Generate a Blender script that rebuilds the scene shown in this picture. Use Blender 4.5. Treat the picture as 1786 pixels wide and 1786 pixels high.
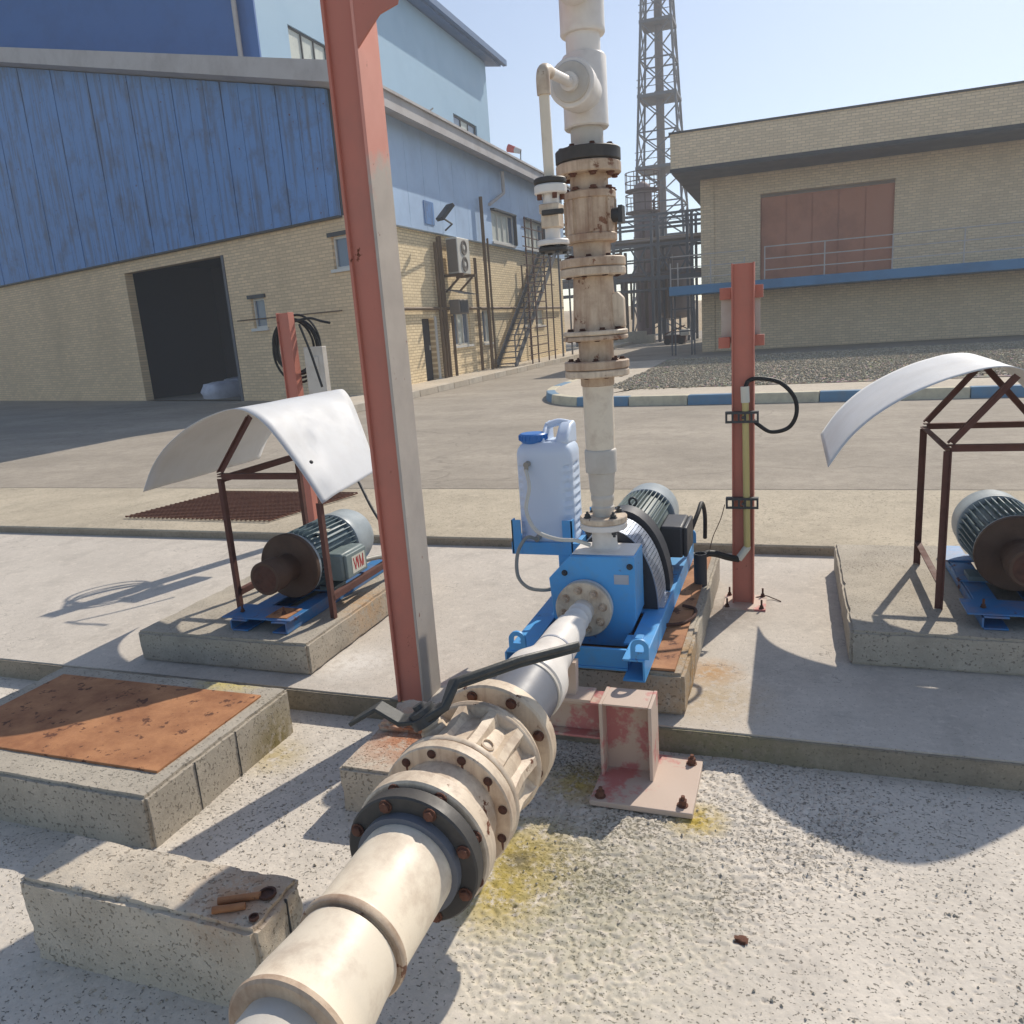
import bpy, bmesh, math, random
from mathutils import Vector, Matrix, noise as mnoise
for o in list(bpy.data.objects): bpy.data.objects.remove(o)
random.seed(7)
scene = bpy.context.scene
col = scene.collection
rad = math.radians
# ------------------------------------------------------------------ camera
FPX = 1370.0
YAW, PIT, ROL = rad(19.96), rad(13.31), rad(-4.05)
fw = Vector((-math.sin(YAW)*math.cos(PIT), math.cos(YAW)*math.cos(PIT), -math.sin(PIT)))
r0 = Vector((math.cos(YAW), math.sin(YAW), 0)); u0 = r0.cross(fw)
cr = r0*math.cos(ROL) + u0*math.sin(ROL); cu = -r0*math.sin(ROL) + u0*math.cos(ROL)
CAM = Vector((0, 0, 1.5))
cd = bpy.data.cameras.new('camera'); cam = bpy.data.objects.new('camera', cd); col.objects.link(cam)
cam.matrix_world = Matrix(((cr.x, cu.x, -fw.x, 0), (cr.y, cu.y, -fw.y, 0), (cr.z, cu.z, -fw.z, 1.5), (0, 0, 0, 1)))
cd.sensor_width = 36; cd.lens = FPX/1786*36; cd.clip_start = .05; cd.clip_end = 3000
scene.camera = cam
# ------------------------------------------------------------------ light
SUNV = Vector((.37, 1.10, 1)).normalized()
w = bpy.data.worlds.new('World'); scene.world = w; w.use_nodes = True
wn = w.node_tree.nodes; wl = w.node_tree.links
bg = wn['Background']; sky = wn.new('ShaderNodeTexSky'); sky.sky_type = 'NISHITA'; sky.sun_disc = False
sky.sun_elevation = math.asin(SUNV.z); sky.sun_rotation = math.atan2(SUNV.x, SUNV.y)
sky.air_density = 1.0; sky.dust_density = 0.8; sky.ozone_density = 0.9; sky.altitude = 900
hs = wn.new('ShaderNodeHueSaturation'); hs.inputs['Saturation'].default_value = .9; wl.new(sky.outputs[0], hs.inputs['Color']); wl.new(hs.outputs[0], bg.inputs[0]); bg.inputs[1].default_value = .122
sl = bpy.data.lights.new('sun', 'SUN'); sl.energy = 4.3; sl.angle = rad(.53); sl.color = (1, .92, .80)
so = bpy.data.objects.new('sun', sl); col.objects.link(so)
so.rotation_euler = SUNV.to_track_quat('Z', 'Y').to_euler(); so.location = (20, 30, 50)
vs = scene.view_settings
scene.display_settings.display_device = 'sRGB'; vs.view_transform = 'Standard'; vs.look = 'None'; vs.gamma = 1; vs.exposure = 0.32
vs.use_curve_mapping = False
# ------------------------------------------------------------------ surveying helpers (point on a known plane seen at a photo pixel)
def ray(x, y): return fw + cr*((x-893)/FPX) - cu*((y-893)/FPX)
def PZ(x, y, z=0.): d = ray(x, y); return CAM + d*((z-1.5)/d.z)
def PY(x, y, Y): d = ray(x, y); return CAM + d*(Y/d.y)
def PX(x, y, X): d = ray(x, y); return CAM + d*(X/d.x)
# ------------------------------------------------------------------ materials
def lin(c):
    f = lambda v: v/12.92 if v <= .04045 else ((v+.055)/1.055)**2.4
    return tuple(f(v/255) for v in c)
class NT:
    def __init__(s, name, rough=.6, metal=0., spec=.4):
        s.m = bpy.data.materials.new(name); s.m.use_nodes = True; s.t = s.m.node_tree
        s.b = s.t.nodes['Principled BSDF']; s.b.inputs['Roughness'].default_value = rough; s.b.inputs['Metallic'].default_value = metal
        s.b.inputs['Specular IOR Level'].default_value = spec
        tc = s.t.nodes.new('ShaderNodeTexCoord'); s.co = tc.outputs['Object']; s.geo = None
    def n(s, t, **k):
        x = s.t.nodes.new('ShaderNode'+t)
        for a, v in k.items(): setattr(x, a, v)
        return x
    def put(s, sock, v):
        if isinstance(v, bpy.types.NodeSocket): s.t.links.new(v, sock)
        elif isinstance(v, (tuple, list)): sock.default_value = tuple(v)+(1,) if len(v) == 3 and len(sock.default_value) == 4 else tuple(v)
        else: sock.default_value = v
    def map(s, scale=(1, 1, 1), loc=(0, 0, 0), src=None):
        x = s.n('Mapping'); s.put(x.inputs['Vector'], src or s.co); x.inputs['Scale'].default_value = scale; x.inputs['Location'].default_value = loc; return x.outputs[0]
    def noise(s, scale, detail=6, rough=.6, vec=None, dist=0.):
        x = s.n('TexNoise'); s.put(x.inputs['Vector'], vec or s.co); x.inputs['Scale'].default_value = scale
        x.inputs['Detail'].default_value = detail; x.inputs['Roughness'].default_value = rough; x.inputs['Distortion'].default_value = dist; return x.outputs['Fac']
    def voro(s, scale, vec=None, feature='F1', out='Distance', rnd=1.):
        x = s.n('TexVoronoi', feature=feature); s.put(x.inputs['Vector'], vec or s.co); x.inputs['Scale'].default_value = scale; x.inputs['Randomness'].default_value = rnd; return x.outputs[out]
    def ramp(s, f, lo, hi, a=0., b=1.):
        x = s.n('MapRange', clamp=True); x.inputs[1].default_value = lo; x.inputs[2].default_value = hi; x.inputs[3].default_value = a; x.inputs[4].default_value = b
        s.put(x.inputs[0], f); return x.outputs[0]
    def mix(s, f, a, b, mode='MIX'):
        x = s.n('Mix', data_type='RGBA', blend_type=mode); s.put(x.inputs[0], f); s.put(x.inputs[6], a); s.put(x.inputs[7], b); return x.outputs[2]
    def math(s, op, a, b=0.):
        x = s.n('Math', operation=op); s.put(x.inputs[0], a); s.put(x.inputs[1], b); return x.outputs[0]
    def color(s, v): s.put(s.b.inputs['Base Color'], v)
    def rough(s, v): s.put(s.b.inputs['Roughness'], v)
    def bump(s, h, strength=.3, dist=.01, prev=None):
        x = s.n('Bump'); x.inputs['Strength'].default_value = strength; x.inputs['Distance'].default_value = dist; s.put(x.inputs['Height'], h)
        if prev: s.put(x.inputs['Normal'], prev)
        s.put(s.b.inputs['Normal'], x.outputs[0]); return x.outputs[0]
    def near(s, p, r, soft=.5):     # 1 inside a blotch around p, ragged by noise
        v = s.n('VectorMath', operation='DISTANCE'); s.put(v.inputs[0], s.co); v.inputs[1].default_value = p
        return s.ramp(v.outputs['Value'], r*soft, r, 1., 0.)
def paint(name, c, rough=.5, var=.12, dirt=(110, 90, 70), dirt_amt=.35, dscale=7., rust=0., rscale=9., rustc=(96, 52, 32), metal=0., bump=.15, streak=0., spec=.4, lo=.45, hi=.75):
    t = NT(name, rough, metal, spec); c = lin(c)
    base = t.mix(t.noise(dscale*.45, 4), tuple(v*(1-var) for v in c), tuple(min(1, v*(1+var)) for v in c))
    m = t.ramp(t.noise(dscale, 5, .68), lo, hi)
    base = t.mix(t.math('MULTIPLY', m, dirt_amt), base, lin(dirt))
    if streak:
        sm = t.ramp(t.noise(1., 6, .6, vec=t.map((dscale*4, dscale*4, dscale*.35))), .48, .7)
        base = t.mix(t.math('MULTIPLY', sm, streak), base, lin(dirt))
    if rust:
        rm = t.ramp(t.noise(rscale, 6, .72, vec=t.map(loc=(3.1, 1.7, .4))), .66-rust*.3, .70-rust*.3)
        base = t.mix(rm, base, t.mix(t.noise(rscale*4, 5), tuple(v*.7 for v in lin(rustc)), tuple(min(1, v*1.5) for v in lin(rustc))))
        t.rough(t.ramp(rm, 0, 1, rough, .85))
    else: t.rough(t.ramp(t.noise(dscale*1.7, 5), .3, .7, rough*.85, min(1, rough*1.2)))
    t.color(base); t.bump(t.noise(dscale*9, 4, .65), bump, .003); return t.m
def plain(name, c, rough=.5, metal=0., var=.08, scale=12., spec=.4):
    t = NT(name, rough, metal, spec); c = lin(c)
    t.color(t.mix(t.noise(scale, 5), tuple(v*(1-var) for v in c), tuple(min(1, v*(1+var)) for v in c))); t.rough(t.ramp(t.noise(scale*2, 4), .3, .7, rough*.85, min(1, rough*1.15))); return t.m
MAT = {}
def concrete(name, c, pit=.3, pitscale=60., mottle=.18, mscale=2.5, bump=.5, stain=(), dark=(92, 88, 80), clusters=(), pitc=.5, smudge=.4, crack=0.):
    t = NT(name, .9, spec=.25); c = lin(c)
    big = t.noise(mscale, 6, .62); fine = t.noise(mscale*28, 4, .7)
    base = t.mix(t.ramp(big, .3, .7), tuple(v*(1-mottle) for v in c), tuple(min(1, v*(1+mottle)) for v in c))
    base = t.mix(t.ramp(fine, .35, .7, 0, .30), base, tuple(v*.62 for v in c))
    pn = t.noise(pitscale, 2.5, .5, vec=t.map((1, 1.25, 1))); dens = t.ramp(t.noise(mscale*.8, 4, .6, vec=t.map(loc=(7, 3, 1))), .35, .65)
    if clusters: dens = t.math('MULTIPLY', dens, .22)
    for p, r in clusters: dens = t.math('MAXIMUM', dens, t.math('MULTIPLY', t.near(p, r, .1), t.ramp(t.noise(3.5, 5, .65), .34, .6)))
    thr = t.math('SUBTRACT', pn, t.math('MULTIPLY', dens, pit*.16))
    pm = t.ramp(thr, .315, .355, 1., 0.)
    base = t.mix(t.math('MULTIPLY', pm, pitc), base, lin(dark))
    sm = t.ramp(t.noise(mscale*3.7, 5, .75, vec=t.map((1, .8, 1), (2, 5, 0))), .50, .70, 0, smudge); base = t.mix(sm, base, tuple(v*.60 for v in c))
    sm2 = t.ramp(t.noise(mscale*9, 4, .8, vec=t.map((1, 1, 1), (6, 1, 3))), .56, .66, 0, smudge*.8); base = t.mix(sm2, base, tuple(min(1, v*1.25) for v in c))
    for p, r, sc, sa in stain:
        mk = t.math('MULTIPLY', t.near(p, r, .15), t.ramp(t.noise(22, 6, .75), .36, .52)); base = t.mix(t.math('MULTIPLY', mk, sa), base, lin(sc))
    if crack:
        cv = t.n('TexVoronoi', feature='DISTANCE_TO_EDGE'); wv = t.n('VectorMath', operation='ADD'); nz = t.n('TexNoise'); t.put(nz.inputs['Vector'], t.co); nz.inputs['Scale'].default_value = 4.; nz.inputs['Detail'].default_value = 5
        t.put(wv.inputs[0], t.map((1, 1, .2))); t.put(wv.inputs[1], nz.outputs['Color']); t.put(cv.inputs['Vector'], wv.outputs[0]); cv.inputs['Scale'].default_value = .8
        base = t.mix(t.math('MULTIPLY', t.math('MULTIPLY', t.ramp(cv.outputs['Distance'], .0008, .004, 1., 0.), t.ramp(t.noise(1.1, 3), .45, .55)), crack), base, tuple(v*.3 for v in c))
    t.color(base)
    h = t.math('ADD', t.math('MULTIPLY', fine, .35), t.math('MULTIPLY', pm, -.9))
    t.bump(h, bump, .006); return t.m
def brick(name, c, joint, plane='YZ', course=.075, blen=.24, var=.16):
    t = NT(name, .88, spec=.2); sp = t.n('SeparateXYZ'); t.put(sp.inputs[0], t.co); cb = t.n('CombineXYZ')
    t.put(cb.inputs[0], sp.outputs['Y' if plane == 'YZ' else 'X']); t.put(cb.inputs[1], sp.outputs['Z'])
    b = t.n('TexBrick'); b.offset = .5; t.put(b.inputs['Vector'], cb.outputs[0]); b.inputs['Scale'].default_value = 1; b.inputs['Brick Width'].default_value = blen
    b.inputs['Row Height'].default_value = course; b.inputs['Mortar Size'].default_value = course*.13; b.inputs['Mortar Smooth'].default_value = .2
    c = lin(c); var *= .6; t.put(b.inputs['Color1'], tuple(v*(1-var) for v in c)); t.put(b.inputs['Color2'], tuple(v*(1+var) for v in c)); t.put(b.inputs['Mortar'], lin(joint))
    out = t.mix(t.ramp(t.noise(.5, 6, .7, vec=t.map((1, 1, .45))), .46, .75, 0, .45), b.outputs[0], tuple(v*.6 for v in c))
    t.color(out); t.bump(t.math('SUBTRACT', 1., b.outputs['Fac']), .5, .012); return t.m
# ------------------------------------------------------------------ mesh building
class MB:
    def __init__(s): s.v = []; s.f = []
    def add(s, vs, fs): k = len(s.v); s.v += [tuple(p) for p in vs]; s.f += [tuple(i+k for i in f) for f in fs]; return s
    def box(s, a, b):
        x0, y0, z0 = [min(a[i], b[i]) for i in range(3)]; x1, y1, z1 = [max(a[i], b[i]) for i in range(3)]
        return s.add([(x0, y0, z0), (x1, y0, z0), (x1, y1, z0), (x0, y1, z0), (x0, y0, z1), (x1, y0, z1), (x1, y1, z1), (x0, y1, z1)],
                     [(0, 3, 2, 1), (4, 5, 6, 7), (0, 1, 5, 4), (1, 2, 6, 5), (2, 3, 7, 6), (3, 0, 4, 7)])
    def bar(s, p, q, wd, hg, up=(0, 0, 1)):     # rectangular bar from p to q
        p, q = Vector(p), Vector(q); d = (q-p).normalized(); up = Vector(up)
        if abs(d.dot(up)) > .98: up = Vector((0, 1, 0))
        a = d.cross(up).normalized()*wd/2; b = a.cross(d).normalized()*hg/2
        vs = [p-a-b, p+a-b, p+a+b, p-a+b, q-a-b, q+a-b, q+a+b, q-a+b]
        return s.add(vs, [(0, 3, 2, 1), (4, 5, 6, 7), (0, 1, 5, 4), (1, 2, 6, 5), (2, 3, 7, 6), (3, 0, 4, 7)][:])
    def lathe(s, prof, o=(0, 0, 0), ax=(0, 0, 1), n=32, cap=True):   # prof: (t along axis, radius)
        ax = Vector(ax).normalized(); o = Vector(o); a = ax.orthogonal().normalized(); b = ax.cross(a); vs = []; fs = []
        for t, r in prof:
            for i in range(n): th = 2*math.pi*i/n; vs.append(o+ax*t+(a*math.cos(th)+b*math.sin(th))*r)
        for j in range(len(prof)-1):
            for i in range(n): k = (i+1) % n; fs.append((j*n+i, j*n+k, (j+1)*n+k, (j+1)*n+i))
        if cap: fs.append(tuple(range(n))[::-1]); m = (len(prof)-1)*n; fs.append(tuple(range(m, m+n)))
        return s.add(vs, fs)
    def cyl(s, p, q, r, r2=None, n=20): p, q = Vector(p), Vector(q); L = (q-p).length; return s.lathe([(0, r), (L, r if r2 is None else r2)], p, q-p, n)
    def tube(s, pts, r, n=10, cap=True):
        pts = [Vector(p) for p in pts]; vs = []; fs = []; prev = None
        for i, p in enumerate(pts):
            d = (pts[min(i+1, len(pts)-1)]-pts[max(i-1, 0)]).normalized()
            if prev is None: a = d.orthogonal().normalized()
            else: a = (prev-d*prev.dot(d)).normalized()
            prev = a; b = d.cross(a)
            for k in range(n): th = 2*math.pi*k/n; vs.append(p+(a*math.cos(th)+b*math.sin(th))*r)
        for j in range(len(pts)-1):
            for i in range(n): k = (i+1) % n; fs.append((j*n+i, j*n+k, (j+1)*n+k, (j+1)*n+i))
        if cap: fs.append(tuple(range(n))[::-1]); m = (len(pts)-1)*n; fs.append(tuple(range(m, m+n)))
        return s.add(vs, fs)
    def prism(s, poly, axis, a, b):     # poly 2D in the two other axes (cyclic order), extruded from a to b along axis
        n = len(poly)
        def P(p, t): return {'X': (t, p[0], p[1]), 'Y': (p[0], t, p[1]), 'Z': (p[0], p[1], t)}[axis]
        return s.add([P(p, a) for p in poly]+[P(p, b) for p in poly], [tuple(range(n)), tuple(range(2*n-1, n-1, -1))]+[(i, i+n, (i+1) % n+n, (i+1) % n) for i in range(n)])
    def mesh(s, name, m=None):
        me = bpy.data.meshes.new(name); me.from_pydata(s.v, [], s.f); me.validate()
        bm = bmesh.new(); bm.from_mesh(me); bmesh.ops.recalc_face_normals(bm, faces=bm.faces); bm.to_mesh(me); bm.free()
        for p in me.polygons: p.use_smooth = True
        me.set_sharp_from_angle(angle=rad(38))
        if m: me.materials.append(m)
        return me
def link(o, parent=None):
    col.objects.link(o)
    if parent:
        o.parent = parent; o.matrix_parent_inverse = world_loc(parent).inverted()
    return o
def world_loc(o):
    m = o.matrix_basis.copy()
    if o.parent: m = world_loc(o.parent) @ o.matrix_parent_inverse @ m
    return m
def part(name, mb, m, parent=None, bevel=0., seg=2, label=None):
    me = mb.mesh(name, m) if isinstance(mb, MB) else mb
    o = bpy.data.objects.new(name, me); link(o, parent)
    if bevel:
        bv = o.modifiers.new('bevel', 'BEVEL'); bv.width = bevel; bv.segments = seg; bv.limit_method = 'ANGLE'; bv.angle_limit = rad(40)
    if label: o['label'] = label
    return o
def inst(name, me, mat4, parent): o = bpy.data.objects.new(name, me); o.matrix_basis = mat4; return link(o, parent)
def tag(o, label, cat, group=None):
    o['label'] = label; o['category'] = cat
    if group: o['group'] = group
    return o
def thing(name, label, cat, loc, group=None):
    e = bpy.data.objects.new(name, None); e.empty_display_size = .1; e.location = loc; col.objects.link(e); return tag(e, label, cat, group)
def struct(name, mb, m, parent=None, **k): o = part(name, mb, m, parent, **k); o['kind'] = 'structure'; return o
def stuff(name, mb, m, label, cat, parent=None):
    o = part(name, mb, m, parent); o['kind'] = 'stuff'
    if not parent: o['label'] = label; o['category'] = cat
    return o
def copy_tree(o, parent=None):
    c = o.copy(); col.objects.link(c); c.parent = parent
    if parent: c.matrix_parent_inverse = o.matrix_parent_inverse.copy()
    for ch in [x for x in bpy.data.objects if x.parent == o]: copy_tree(ch, c)
    return c
def smoothpts(pts, n=6):
    pts = [Vector(p) for p in pts]; out = []
    for i in range(len(pts)-1):
        p0, p1, p2, p3 = pts[max(i-1, 0)], pts[i], pts[i+1], pts[min(i+2, len(pts)-1)]
        for k in range(n):
            t = k/n; out.append(.5*((2*p1)+(p2-p0)*t+(2*p0-5*p1+4*p2-p3)*t*t+(3*p1-p0-3*p2+p3)*t**3))
    return out+[pts[-1]]
def align(p, d, s=1., roll=0.): return Matrix.Translation(Vector(p)) @ Vector(d).to_track_quat('Z', 'Y').to_matrix().to_4x4() @ Matrix.Rotation(roll, 4, 'Z') @ Matrix.Scale(s, 4)
def rough_block(a, b, cut, amp, seed, rnd=.01):      # concrete block with worn edges and slightly uneven faces
    bm = bmesh.new(); bmesh.ops.create_cube(bm, size=1)
    a, b = Vector(a), Vector(b); c = (a+b)/2; s = b-a
    for v in bm.verts: v.co = Vector((c.x+v.co.x*s.x, c.y+v.co.y*s.y, c.z+v.co.z*s.z))
    bmesh.ops.bevel(bm, geom=bm.edges[:], offset=rnd, segments=2, affect='EDGES')
    while True:
        long = [e for e in bm.edges if e.calc_length() > cut]
        if not long or len(bm.verts) > 9000: break
        bmesh.ops.subdivide_edges(bm, edges=long, cuts=1, use_grid_fill=True)
    for v in bm.verts:
        p = v.co*9+Vector((seed*3.7, seed, 0)); e = 1.
        k = sum(1 for i in range(3) if min(abs(v.co[i]-a[i]), abs(v.co[i]-b[i])) < rnd*1.6)
        if v.co.z < a.z+.004: continue
        n1 = Vector((mnoise.noise(p), mnoise.noise(p+Vector((9, 0, 0))), mnoise.noise(p+Vector((0, 9, 0))))); p4 = p*3.3
        n2 = Vector((mnoise.noise(p4), mnoise.noise(p4+Vector((9, 0, 0))), mnoise.noise(p4+Vector((0, 9, 0)))))
        v.co += n1*amp*.6+n2*amp*.45
        if k >= 2: v.co += (c-v.co).normalized()*max(0, mnoise.noise(p*2.1+Vector((4, 4, 4))))*amp*3.5
    me = bpy.data.meshes.new('block'); bm.to_mesh(me); bm.free()
    for p in me.polygons: p.use_smooth = True
    me.set_sharp_from_angle(angle=rad(50)); return me
# shared bolts
def bolt_mesh(name, r, h, m, stud=True):
    b = MB().lathe([(0, r*1.35), (r*.25, r*1.35)], n=12).lathe([(r*.25, r), (h, r), (h+r*.1, r*.85)], n=6)
    if stud: b.lathe([(h, r*.5), (h+r*.9, r*.5)], n=8)
    return b.mesh(name, m)
def bolts(me, centre, axis, R, n, parent, ph=0., name='bolt', skip=()):
    ax = Vector(axis).normalized(); a = Vector((1, 0, 0)) if abs(ax.x) < .9 else Vector((0, 1, 0)); a = (a-ax*a.dot(ax)).normalized(); b = ax.cross(a)
    for i in range(n):
        if i in skip: continue
        th = 2*math.pi*i/n+ph; p = Vector(centre)+(a*math.cos(th)+b*math.sin(th))*R
        inst(name, me, align(p, ax, 1., random.random()*3), parent)
# ------------------------------------------------------------------ material library
YEL = (186, 158, 26)
M_ground = concrete('pitted_concrete', (210, 201, 188), 1.0, 105., .14, 1.6, .9, dark=(104, 98, 86), pitc=.72, crack=.35, clusters=[(tuple(PZ(1110, 1490, -.10)), .62), (tuple(PZ(1000, 1345, -.10)), .3), (tuple(PZ(1330, 1420, -.10)), .5)], stain=[
    (tuple(PZ(900, 1495, -.10)), .26, YEL, .9), (tuple(PZ(870, 1560, -.10)), .20, YEL, .8), (tuple(PZ(1215, 1430, -.10)), .12, YEL, .9), (tuple(PZ(1010, 1365, -.10)), .16, YEL, .75),
    (tuple(PZ(905, 1500, -.10)), .07, (92, 78, 62), .95), (tuple(PZ(480, 1320, -.10)), .16, (170, 150, 84), .6), (tuple(PZ(1000, 1600, -.10)), .55, (150, 150, 112), .35), (tuple(PZ(1050, 1480, -.10)), .5, (132, 128, 108), .35)])
M_plat = concrete('platform_concrete', (196, 187, 175), .30, 95., .10, 1.3, .5, clusters=[((-.15, 2.9, 0), .35)], crack=.6, smudge=.5, stain=[((-.28, 2.95, 0), .3, (168, 140, 88), .45), ((-.3, 3.2, .02), .16, (176, 128, 60), .7), ((-1.95, 3.0, 0), .25, (225, 220, 212), .7), ((-.35, 3.9, 0), .3, (120, 100, 84), .5)])
M_plinth = concrete('plinth_concrete', (178, 169, 154), .3, 90., .16, 4., .9, stain=[((-.36, 3.0, .05), .35, (168, 124, 58), .75), ((-2.1, 3.4, .16), .3, (196, 150, 96), .5), ((-1.97, 2.4, -.1), .22, (120, 108, 52), .8), ((-2.25, 2.6, .1), .22, (206, 186, 80), .9)])
M_block = concrete('rough_concrete', (198, 186, 168), .4, 90., .16, 6., 1., dark=(120, 104, 86), stain=[((-1.3, 2.3, .1), .25, (170, 96, 48), .8), ((-1.3, 1.36, .15), .16, (186, 130, 80), .6)])
M_pave = concrete('paving_concrete', (184, 172, 151), .35, 60., .16, 1.1, .5, smudge=.55, crack=.5)
def road_mat():
    t = NT('road_concrete', .92, spec=.2); c = lin((164, 154, 140)); sx = t.map((.8, 1.5, 1))
    base = t.mix(t.ramp(t.noise(.45, 6, .7, vec=sx), .36, .64), tuple(v*.80 for v in c), tuple(v*1.12 for v in c))
    base = t.mix(t.ramp(t.noise(1.7, 6, .75), .5, .68, 0, .45), base, tuple(v*.66 for v in c))
    base = t.mix(t.ramp(t.noise(9, 5, .8), .44, .72, 0, .6), base, tuple(v*.58 for v in c))
    base = t.mix(t.ramp(t.noise(60, 3, .7), .5, .72, 0, .4), base, tuple(v*1.35 for v in c))
    cr_ = t.n('TexVoronoi', feature='DISTANCE_TO_EDGE'); wv = t.n('VectorMath', operation='ADD'); nz = t.n('TexNoise'); t.put(nz.inputs['Vector'], t.co); nz.inputs['Scale'].default_value = 1.5; t.put(wv.inputs[0], t.co); t.put(wv.inputs[1], nz.outputs['Color']); t.put(cr_.inputs['Vector'], wv.outputs[0]); cr_.inputs['Scale'].default_value = .22
    base = t.mix(t.math('MULTIPLY', t.ramp(cr_.outputs['Distance'], .001, .005, 1., 0.), .3), base, tuple(v*.4 for v in c))
    t.color(base); t.bump(t.noise(30, 5, .7), .4, .01); return t.m
M_road = road_mat()
M_walk = concrete('pavement_concrete', (196, 184, 166), .12, 30., .12, .8, .3)
def gravel_mat():
    t = NT('gravel', .95, spec=.2); v = t.n('TexVoronoi'); t.put(v.inputs['Vector'], t.co); v.inputs['Scale'].default_value = 14
    t.color(t.mix(t.ramp(t.noise(.8, 6), .3, .7), t.mix(.62, (.30, .265, .21), v.outputs['Color'], 'OVERLAY'), (.34, .30, .24))); t.bump(v.outputs['Distance'], 1., .05); return t.m
M_gravel = gravel_mat()
def pebble_mat(name, a, b):
    t = NT(name, .9, spec=.25); oi = t.n('ObjectInfo'); g = t.n('NewGeometry')
    t.color(t.mix(g.outputs['Random Per Island'], lin(a), lin(b))); return t.m
M_pebble = pebble_mat('pebbles', (150, 140, 124), (206, 198, 184))
M_gstone = pebble_mat('gravel_stones', (142, 130, 110), (188, 176, 154))
M_cream = paint('cream_pipe', (224, 211, 190), .45, .06, (140, 104, 80), .55, 9., bump=.1, lo=.5, hi=.8)
M_creamv = paint('cream_valve', (214, 196, 172), .5, .08, (120, 84, 62), .55, 11., rust=.15, rscale=14., bump=.2, streak=.35)
M_rusty = paint('rust_stained_cream', (204, 182, 156), .6, .08, (136, 100, 78), .7, 9., rust=.22, rscale=12., rustc=(120, 84, 64), bump=.3, streak=.55, lo=.38, hi=.72)
M_white = paint('white_pipe', (226, 220, 212), .42, .05, (150, 130, 110), .3, 7., bump=.05)
M_grey = paint('grey_pvc', (166, 168, 176), .4, .06, (110, 106, 104), .3, 6., bump=.05)
M_greyd = paint('dark_grey_pvc', (108, 111, 119), .4, .06, (92, 90, 88), .3, 6., bump=.05)
M_sleeve = paint('light_grey_coating', (196, 190, 180), .5, .05, (150, 132, 112), .35, 8., bump=.08)
M_black = paint('black_flange', (66, 63, 60), .55, .15, (96, 90, 84), .5, 10., bump=.15)
M_dark = paint('dark_grey_metal', (58, 60, 62), .5, .12, (84, 80, 76), .4, 8., bump=.1)
M_handle = paint('black_handle_paint', (58, 59, 57), .45, .15, (96, 94, 88), .45, 14., bump=.3)
M_rust = paint('rusty_bolt', (112, 74, 58), .85, .3, (66, 44, 36), .8, 40., bump=.5)
M_rustd = paint('dark_rust', (84, 56, 46), .85, .25, (52, 38, 34), .8, 25., bump=.5)
M_red = paint('red_primer', (190, 119, 102), .62, .07, (164, 112, 98), .5, 5., rust=.03, bump=.12, streak=.2)
M_redp = paint('faded_red_primer', (194, 122, 116), .65, .06, (196, 178, 162), .95, 5., bump=.15, lo=.38, hi=.46)
M_redq = paint('patchy_red_primer', (178, 112, 108), .65, .08, (188, 168, 150), .9, 6., bump=.15, lo=.46, hi=.54)
M_blue = paint('blue_enamel', (78, 160, 220), .45, .08, (120, 140, 156), .40, 11., rust=.06, rscale=7., bump=.05, spec=.5)
M_bluew = paint('worn_blue_enamel', (52, 116, 170), .45, .12, (150, 110, 84), .55, 9., rust=.22, rscale=8., bump=.1)
M_plate = paint('rusty_steel_plate', (180, 128, 88), .8, .16, (126, 78, 50), .75, 6., rust=.28, rscale=14., rustc=(92, 58, 42), bump=.5, lo=.36, hi=.66)
M_guard = plain('black_guard', (54, 56, 62), .5)
M_mesh = plain('aluminium_mesh', (168, 176, 190), .4, .7)
M_motor = paint('grey_green_motor', (118, 132, 132), .45, .1, (70, 78, 80), .5, 9., bump=.1)
M_cowl = paint('pale_motor_cowl', (150, 160, 166), .42, .08, (96, 104, 108), .4, 7., bump=.08)
M_motdk = paint('teal_grey_motor', (106, 124, 130), .45, .12, (54, 64, 70), .5, 8., bump=.1)
M_box = plain('terminal_box_dark', (54, 56, 62), .5)
M_coup = paint('brown_coupling', (84, 64, 52), .7, .15, (58, 44, 38), .6, 9., bump=.2)
M_plastic = plain('white_hdpe', (202, 216, 234), .38, 0, .03, 4., .5)
M_plastic.node_tree.nodes['Principled BSDF'].inputs['Subsurface Weight'].default_value = .3; M_plastic.node_tree.nodes['Principled BSDF'].inputs['Subsurface Radius'].default_value = (.02, .02, .02); M_plastic.node_tree.nodes['Principled BSDF'].inputs['Subsurface Scale'].default_value = 1.
M_cap = plain('blue_plastic', (52, 116, 190), .4)
M_hose = plain('milky_hose', (206, 202, 190), .35)
M_hoseg = plain('grey_hose', (150, 146, 136), .45)
M_rubber = plain('black_rubber', (34, 34, 34), .6)
M_sheet = paint('white_fibreglass', (206, 207, 208), .55, .03, (176, 172, 164), .35, 3., bump=.06, spec=.3, streak=.12)
M_frame = paint('brown_angle_iron', (96, 62, 54), .75, .15, (70, 48, 42), .6, 12., bump=.3)
M_yell = plain('yellow_conduit', (196, 180, 120), .45)
M_ivory = plain('ivory_fitting', (206, 204, 190), .45)
M_brickF = brick('buff_brick_front', (230, 202, 164), (204, 178, 146), 'XZ')
M_brickR = brick('buff_brick_side', (238, 218, 180), (196, 172, 136), 'YZ')
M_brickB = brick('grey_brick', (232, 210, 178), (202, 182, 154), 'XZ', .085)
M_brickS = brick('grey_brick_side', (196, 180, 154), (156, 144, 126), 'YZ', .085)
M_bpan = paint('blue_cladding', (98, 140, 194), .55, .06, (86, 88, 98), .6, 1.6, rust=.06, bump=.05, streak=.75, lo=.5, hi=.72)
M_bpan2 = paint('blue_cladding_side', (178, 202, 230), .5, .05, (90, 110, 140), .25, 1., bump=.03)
M_lblue = paint('light_blue_cladding', (154, 186, 208), .5, .03, (130, 160, 186), .25, .8, bump=.03)
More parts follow.
